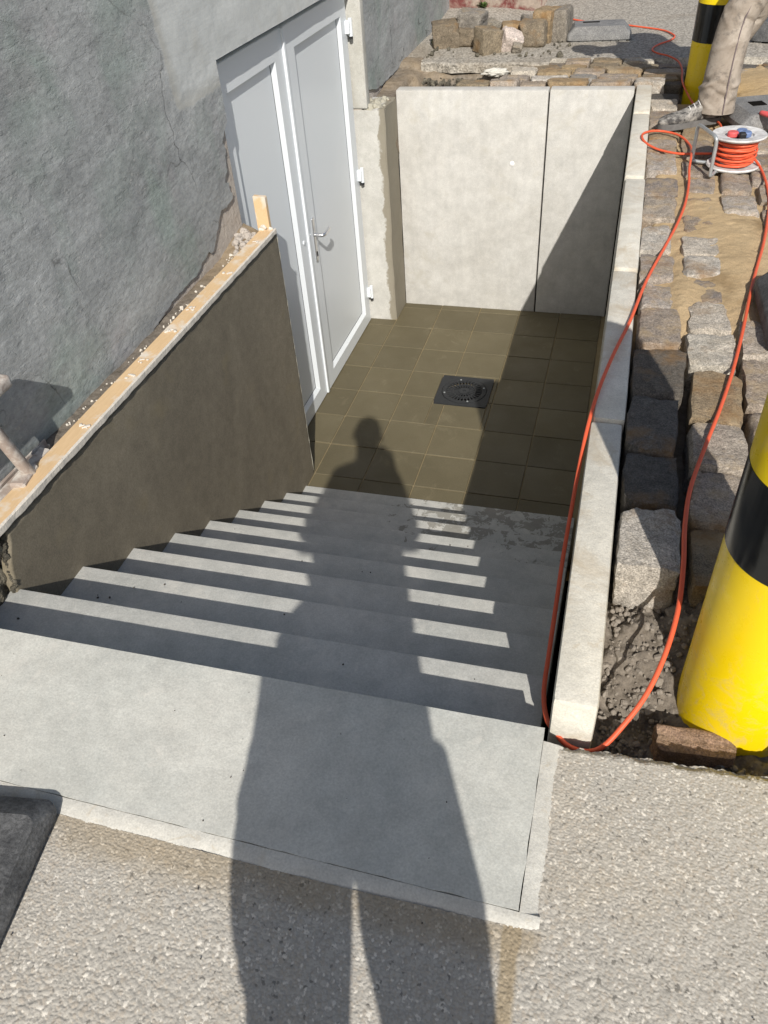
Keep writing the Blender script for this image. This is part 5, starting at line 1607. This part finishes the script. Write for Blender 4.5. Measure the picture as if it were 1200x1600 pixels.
def face_parts(parent_body, head, fwd, up, r, hair=True):
    """nose, ears, eyes and hair cap on a head"""
    head = Vector(head); fwd = Vector(fwd).normalized(); up = Vector(up).normalized(); sd = fwd.cross(up).normalized(); up = sd.cross(fwd)
    for s_ in (-1, 1):
        mb = MB(); bmesh.ops.create_uvsphere(mb.bm, u_segments=10, v_segments=8, radius=0.012, matrix=Matrix.Translation(head + fwd * r * 0.86 + sd * s_ * 0.032 + up * 0.008))
        mb.build('eye', M['plug'], parent_body, smooth=True)
    mb = MB(); mb.tube([head + fwd * r * 0.92 + up * 0.012, head + fwd * r * 1.06 - up * 0.020, head + fwd * r * 1.16 - up * 0.036, head + fwd * r * 0.95 - up * 0.046], [0.008, 0.012, 0.015, 0.008], 8)
    mb.build('nose', M['skin'], parent_body, smooth=True)
    mb = MB(); mb.tube([head + fwd * r * 0.88 - up * 0.075 + sd * 0.026, head + fwd * r * 0.97 - up * 0.074, head + fwd * r * 0.88 - up * 0.075 - sd * 0.026], 0.007, 8)
    mb.build('mouth', M['red'], parent_body, smooth=True)
    for s_ in (-1, 1):
        mb = MB(); bmesh.ops.create_uvsphere(mb.bm, u_segments=10, v_segments=8, radius=1, matrix=Matrix.Translation(head + sd * s_ * r * 0.92 - up * 0.01) @ Matrix.Diagonal((0.018, 0.018, 0.032, 1)))
        mb.build('ear', M['skin'], parent_body, smooth=True)
    if hair:
        mb = MB()
        bmesh.ops.create_uvsphere(mb.bm, u_segments=28, v_segments=18, radius=1, matrix=Matrix.Identity(4))
        rot = Matrix((sd, fwd, up)).transposed().to_4x4()
        for v in mb.bm.verts:
            v.co = Vector((v.co.x * r * 0.96, v.co.y * r * 1.12, v.co.z * r * 1.24)) * (1 + 0.03 * mnoise.noise(v.co * 4))
        geo = [f for f in mb.bm.faces if (f.calc_center_median().y > r * 0.45 and f.calc_center_median().z < r * 0.55) or f.calc_center_median().z < -r * 0.45]
        bmesh.ops.delete(mb.bm, geom=geo, context='FACES')
        bmesh.ops.transform(mb.bm, matrix=Matrix.Translation(head - fwd * 0.008 + up * 0.012) @ rot, verts=mb.bm.verts[:])
        mb.build('hair', M['hair'], parent_body, smooth=True)

# worker bending over beside the reel: one leg in view
pw = thing('person', 'worker in dusty beige trousers and grey work boot standing beside the cable reel', 'person', (2.0, -0.1, 1.49))
ZG = 1.490
J = {'pelvis': ((2.26, 0.10, 2.40), (0.13, 0.11)), 'waist': ((2.14, 0.08, 2.50), (0.12, 0.105)), 'chest': ((1.95, 0.06, 2.57), (0.145, 0.12)), 'neckb': ((1.80, 0.04, 2.60), (0.085, 0.08)),
     'neck': ((1.74, 0.03, 2.61), 0.055), 'head': ((1.65, 0.02, 2.61), (0.088, 0.092)), 'crown': ((1.57, 0.01, 2.60), (0.070, 0.075)),
     'hipL': ((2.20, -0.02, 2.34), 0.092), 'kneeL': ((1.975, -0.17, 1.985), 0.055), 'ankL': ((1.955, -0.185, 1.60), 0.030), 'footL': ((1.83, -0.25, 1.53), (0.022, 0.018)),
     'hipR': ((2.26, 0.20, 2.34), 0.092), 'kneeR': ((2.11, 0.27, 1.95), 0.055), 'ankR': ((1.99, 0.285, 1.60), 0.030), 'footR': ((1.98, 0.18, 1.53), (0.022, 0.018)),
     'shL': ((1.86, -0.12, 2.56), 0.066), 'elL': ((1.96, -0.20, 2.34), 0.044), 'wrL': ((2.06, -0.08, 2.24), 0.028),
     'shR': ((1.88, 0.24, 2.56), 0.066), 'elR': ((2.00, 0.36, 2.36), 0.044), 'wrR': ((2.12, 0.28, 2.26), 0.028)}
E = [('pelvis', 'waist'), ('waist', 'chest'), ('chest', 'neckb'), ('neckb', 'neck'), ('neck', 'head'), ('head', 'crown'), ('pelvis', 'hipL'), ('hipL', 'kneeL'), ('kneeL', 'ankL'), ('ankL', 'footL'),
     ('pelvis', 'hipR'), ('hipR', 'kneeR'), ('kneeR', 'ankR'), ('ankR', 'footR'), ('chest', 'shL'), ('shL', 'elL'), ('elL', 'wrL'), ('chest', 'shR'), ('shR', 'elR'), ('elR', 'wrR')]
hand_joints(J, E, 'wrL', 'L', (0.7, 0.2, -0.35), (0, 0.3, -1), 1.0, 0.3, 1)
hand_joints(J, E, 'wrR', 'R', (0.7, -0.3, -0.35), (0, -0.3, -1), 1.0, 0.3, -1)
bodyw = skin_mesh('body', J, E, 'pelvis', M['skin'], pw)
face_parts(bodyw, (1.63, 0.02, 2.60), (-0.5, -0.1, -0.86), (-0.86, 0, 0.5), 0.092)
mb = MB()
trouser_leg(mb, [(1.952, -0.205, 1.555), (1.955, -0.200, 1.70), (1.965, -0.185, 1.86), (1.985, -0.165, 1.99), (2.06, -0.12, 2.14), (2.17, -0.04, 2.30), (2.23, 0.03, 2.42)], [0.103, 0.095, 0.088, 0.086, 0.096, 0.110, 0.125], 13)
trouser_leg(mb, [(1.985, 0.285, 1.54), (1.99, 0.285, 1.68), (2.03, 0.285, 1.81), (2.10, 0.27, 1.94), (2.16, 0.24, 2.10), (2.22, 0.19, 2.30), (2.25, 0.14, 2.43)], [0.085, 0.080, 0.078, 0.080, 0.094, 0.112, 0.125], 7)
bmesh.ops.create_uvsphere(mb.bm, u_segments=24, v_segments=16, radius=0.155, matrix=Matrix.Translation((2.25, 0.08, 2.43)))
tro = mb.build('trousers', M['trousers'], pw, smooth=True)
mb = MB()    # side seam
mb.tube(smoothpath([(1.985, -0.298, 1.56), (1.985, -0.290, 1.70), (1.99, -0.268, 1.86), (2.005, -0.246, 1.99), (2.06, -0.215, 2.13)], 8), 0.0035, 6)
mb.build('seam', M['seam'], tro, smooth=True)
Jj = {'waist': ((2.17, 0.085, 2.48), (0.150, 0.135)), 'chest': ((1.95, 0.06, 2.575), (0.168, 0.142)), 'neckb': ((1.82, 0.04, 2.60), (0.095, 0.085)),
      'shL': ((1.86, -0.12, 2.565), 0.084), 'elL': ((1.96, -0.20, 2.345), 0.062), 'cuL': ((2.035, -0.11, 2.262), 0.046), 'shR': ((1.88, 0.24, 2.565), 0.084), 'elR': ((2.00, 0.36, 2.365), 0.062), 'cuR': ((2.095, 0.30, 2.282), 0.046)}
skin_mesh('jacket', Jj, [('waist', 'chest'), ('chest', 'neckb'), ('chest', 'shL'), ('shL', 'elL'), ('elL', 'cuL'), ('chest', 'shR'), ('shR', 'elR'), ('elR', 'cuR')], 'chest', M['jacket'], pw)
boot('boot', (1.985, -0.175), (1.668, -0.345), pw, ZG + 0.004)
boot('boot', (2.00, 0.36), (1.965, 0.04), pw, ZG + 0.015)

# photographer standing on the street above the steps (throws the long shadow)
pp = thing('person', 'person photographing from the street whose long shadow falls down the steps', 'person', (1.55, -5.5, ZS))
def ph(dx=0.02, dy=-0.063, dz=0.05):
    return lambda x, y, z: (x + dx, y + dy, z + dz)
q = ph()
J = {'pelvis': (q(1.525, -5.44, 2.32), (0.13, 0.10)), 'waist': (q(1.52, -5.45, 2.44), (0.15, 0.11)), 'chest': (q(1.515, -5.42, 2.68), (0.165, 0.12)), 'neckb': (q(1.51, -5.34, 2.86), (0.085, 0.075)),
     'neck': (q(1.505, -5.29, 2.92), 0.058), 'head': (q(1.495, -5.225, 3.02), (0.084, 0.100)), 'crown': (q(1.492, -5.21, 3.085), (0.066, 0.078)),
     'hipL': (q(1.415, -5.45, 2.18), 0.078), 'kneeL': (q(1.420, -5.475, 1.78), 0.058), 'ankL': (1.418, -5.57, 1.48), 'footL': (1.405, -5.45, 1.43),
     'hipR': (q(1.655, -5.44, 2.18), 0.078), 'kneeR': (q(1.680, -5.465, 1.78), 0.058), 'ankR': (1.715, -5.53, 1.48), 'footR': (1.725, -5.41, 1.43),
     'shL': (q(1.350, -5.36, 2.80), 0.075), 'elL': (q(1.275, -5.40, 2.56), 0.048), 'wrL': (1.455, -5.205, 2.765),
     'shR': (q(1.680, -5.35, 2.80), 0.075), 'elR': (q(1.715, -5.36, 2.56), 0.048), 'wrR': (1.625, -5.19, 2.765)}
rad = {'ankL': 0.042, 'ankR': 0.042, 'footL': (0.036, 0.028), 'footR': (0.036, 0.028), 'wrL': 0.029, 'wrR': 0.029}
J = {k: (v if isinstance(v[0], tuple) else (v, rad[k])) for k, v in J.items()}
E = [('pelvis', 'waist'), ('waist', 'chest'), ('chest', 'neckb'), ('neckb', 'neck'), ('neck', 'head'), ('head', 'crown'), ('pelvis', 'hipL'), ('hipL', 'kneeL'), ('kneeL', 'ankL'), ('ankL', 'footL'),
     ('pelvis', 'hipR'), ('hipR', 'kneeR'), ('kneeR', 'ankR'), ('ankR', 'footR'), ('chest', 'shL'), ('shL', 'elL'), ('elL', 'wrL'), ('chest', 'shR'), ('shR', 'elR'), ('elR', 'wrR')]
hand_joints(J, E, 'wrL', 'L', (0.10, 0.02, 0.95), (0.9, 0.2, 0), 0.9, 0.35, 1)
hand_joints(J, E, 'wrR', 'R', (-0.10, 0.02, 0.95), (-0.9, 0.2, 0), 0.9, 0.35, -1)
bodyp = skin_mesh('body', J, E, 'pelvis', M['skin'], pp)
face_parts(bodyp, q(1.495, -5.215, 3.035), (0.02, 0.86, -0.5), (0, 0.5, 0.86), 0.088)
mb = MB()
trouser_leg(mb, [(1.42, -5.57, 1.45), (1.438, -5.545, 1.75), (1.445, -5.52, 2.00), (1.428, -5.52, 2.16), (1.44, -5.50, 2.33)], [0.085, 0.084, 0.090, 0.121, 0.125], 21, n=60, folds=0.5)
trouser_leg(mb, [(1.715, -5.55, 1.45), (1.700, -5.53, 1.75), (1.688, -5.52, 2.00), (1.674, -5.52, 2.15), (1.635, -5.49, 2.33)], [0.085, 0.085, 0.092, 0.116, 0.112], 23, n=60, folds=0.5)
mb.build('trousers', M['jeans'], pp, smooth=True)
Jj = {'waist': (q(1.515, -5.45, 2.40), (0.195, 0.14)), 'chest': (q(1.515, -5.42, 2.68), (0.190, 0.14)), 'neckb': (q(1.51, -5.345, 2.84), (0.095, 0.085)),
      'shL': (q(1.350, -5.36, 2.795), 0.088), 'elL': (q(1.275, -5.40, 2.56), 0.066), 'cuL': ((1.42, -5.27, 2.715), 0.046), 'shR': (q(1.680, -5.35, 2.795), 0.088), 'elR': (q(1.715, -5.36, 2.56), 0.066), 'cuR': ((1.655, -5.26, 2.715), 0.046)}
skin_mesh('jacket', Jj, [('waist', 'chest'), ('chest', 'neckb'), ('chest', 'shL'), ('shL', 'elL'), ('elL', 'cuL'), ('chest', 'shR'), ('shR', 'elR'), ('elR', 'cuR')], 'waist', M['jacket'], pp)
mb = MB()      # lower part of the jacket
rg_ = []
for i in range(12):
    t = i / 11
    z = 2.46 - 0.25 * t
    c = Vector(q(1.508 - 0.010 * t, -5.45 + 0.01 * t, z))
    rx = 0.188 + 0.030 * t ** 2; ry = 0.130 + 0.01 * t
    rg_.append([c + Vector((rx * math.cos(a) * (1 + 0.02 * math.sin(a * 5 + z * 9)), ry * math.sin(a), 0.004 * math.sin(a * 3))) for a in [2 * math.pi * k / 40 for k in range(40)]])
mb.loft(rg_, cap=False)
mb.build('jacket_skirt', M['jacket'], pp, smooth=True)
boot('shoe', (1.415, -5.63), (1.395, -5.36), pp, ZS + 0.002)
boot('shoe', (1.715, -5.59), (1.735, -5.32), pp, ZS + 0.002)
# the phone in the hands, right behind the viewpoint
sp_ = thing('smartphone', 'dark smartphone held up by the photographing person above the steps', 'phone', (1.537, -5.13, 2.86))
mb = MB(); vs = mb.obox((0, 0, 0), (0.150, 0.074, 0.008), (0, 0, 0), 0.003, 2)
rotm = Matrix((_r, _u, -_f)).transposed().to_4x4() @ Matrix.Rotation(math.pi / 2, 4, 'Z')
bmesh.ops.transform(mb.bm, matrix=Matrix.Translation(Vector((1.5316, -5.1109, 2.8514)) - _f * 0.022 - _u * 0.055) @ rotm, verts=mb.bm.verts[:])
mb.build('case', M['phone'], sp_)

mb = MB()
for k in range(16):
    crumb(mb, (random.uniform(0.25, 1.50), random.uniform(-4.52, -4.19), ZL + 0.0005), random.choice([.0015, .002, .003]))
for k in range(20):
    crumb(mb, (random.uniform(0.4, 2.1), random.uniform(-5.0, -4.58), ZS + 0.002), random.choice([.003, .003, .004]))
for k in range(40):
    i = random.randrange(1, 8)
    crumb(mb, (random.uniform(0.05, 1.45), nose[i] - random.uniform(0.02, 0.22), ZL - RISE * i + 0.002), random.choice([.003, .004, .006]))
m_ = Mat('dark_grit', 0.9, 0.1); m_.color((0.09, 0.08, 0.07))
o = mb.build('grit', m_, None); tag(o, 'tiny dark crumbs of grit strewn over the landing, steps and street', 'grit', kind='stuff')
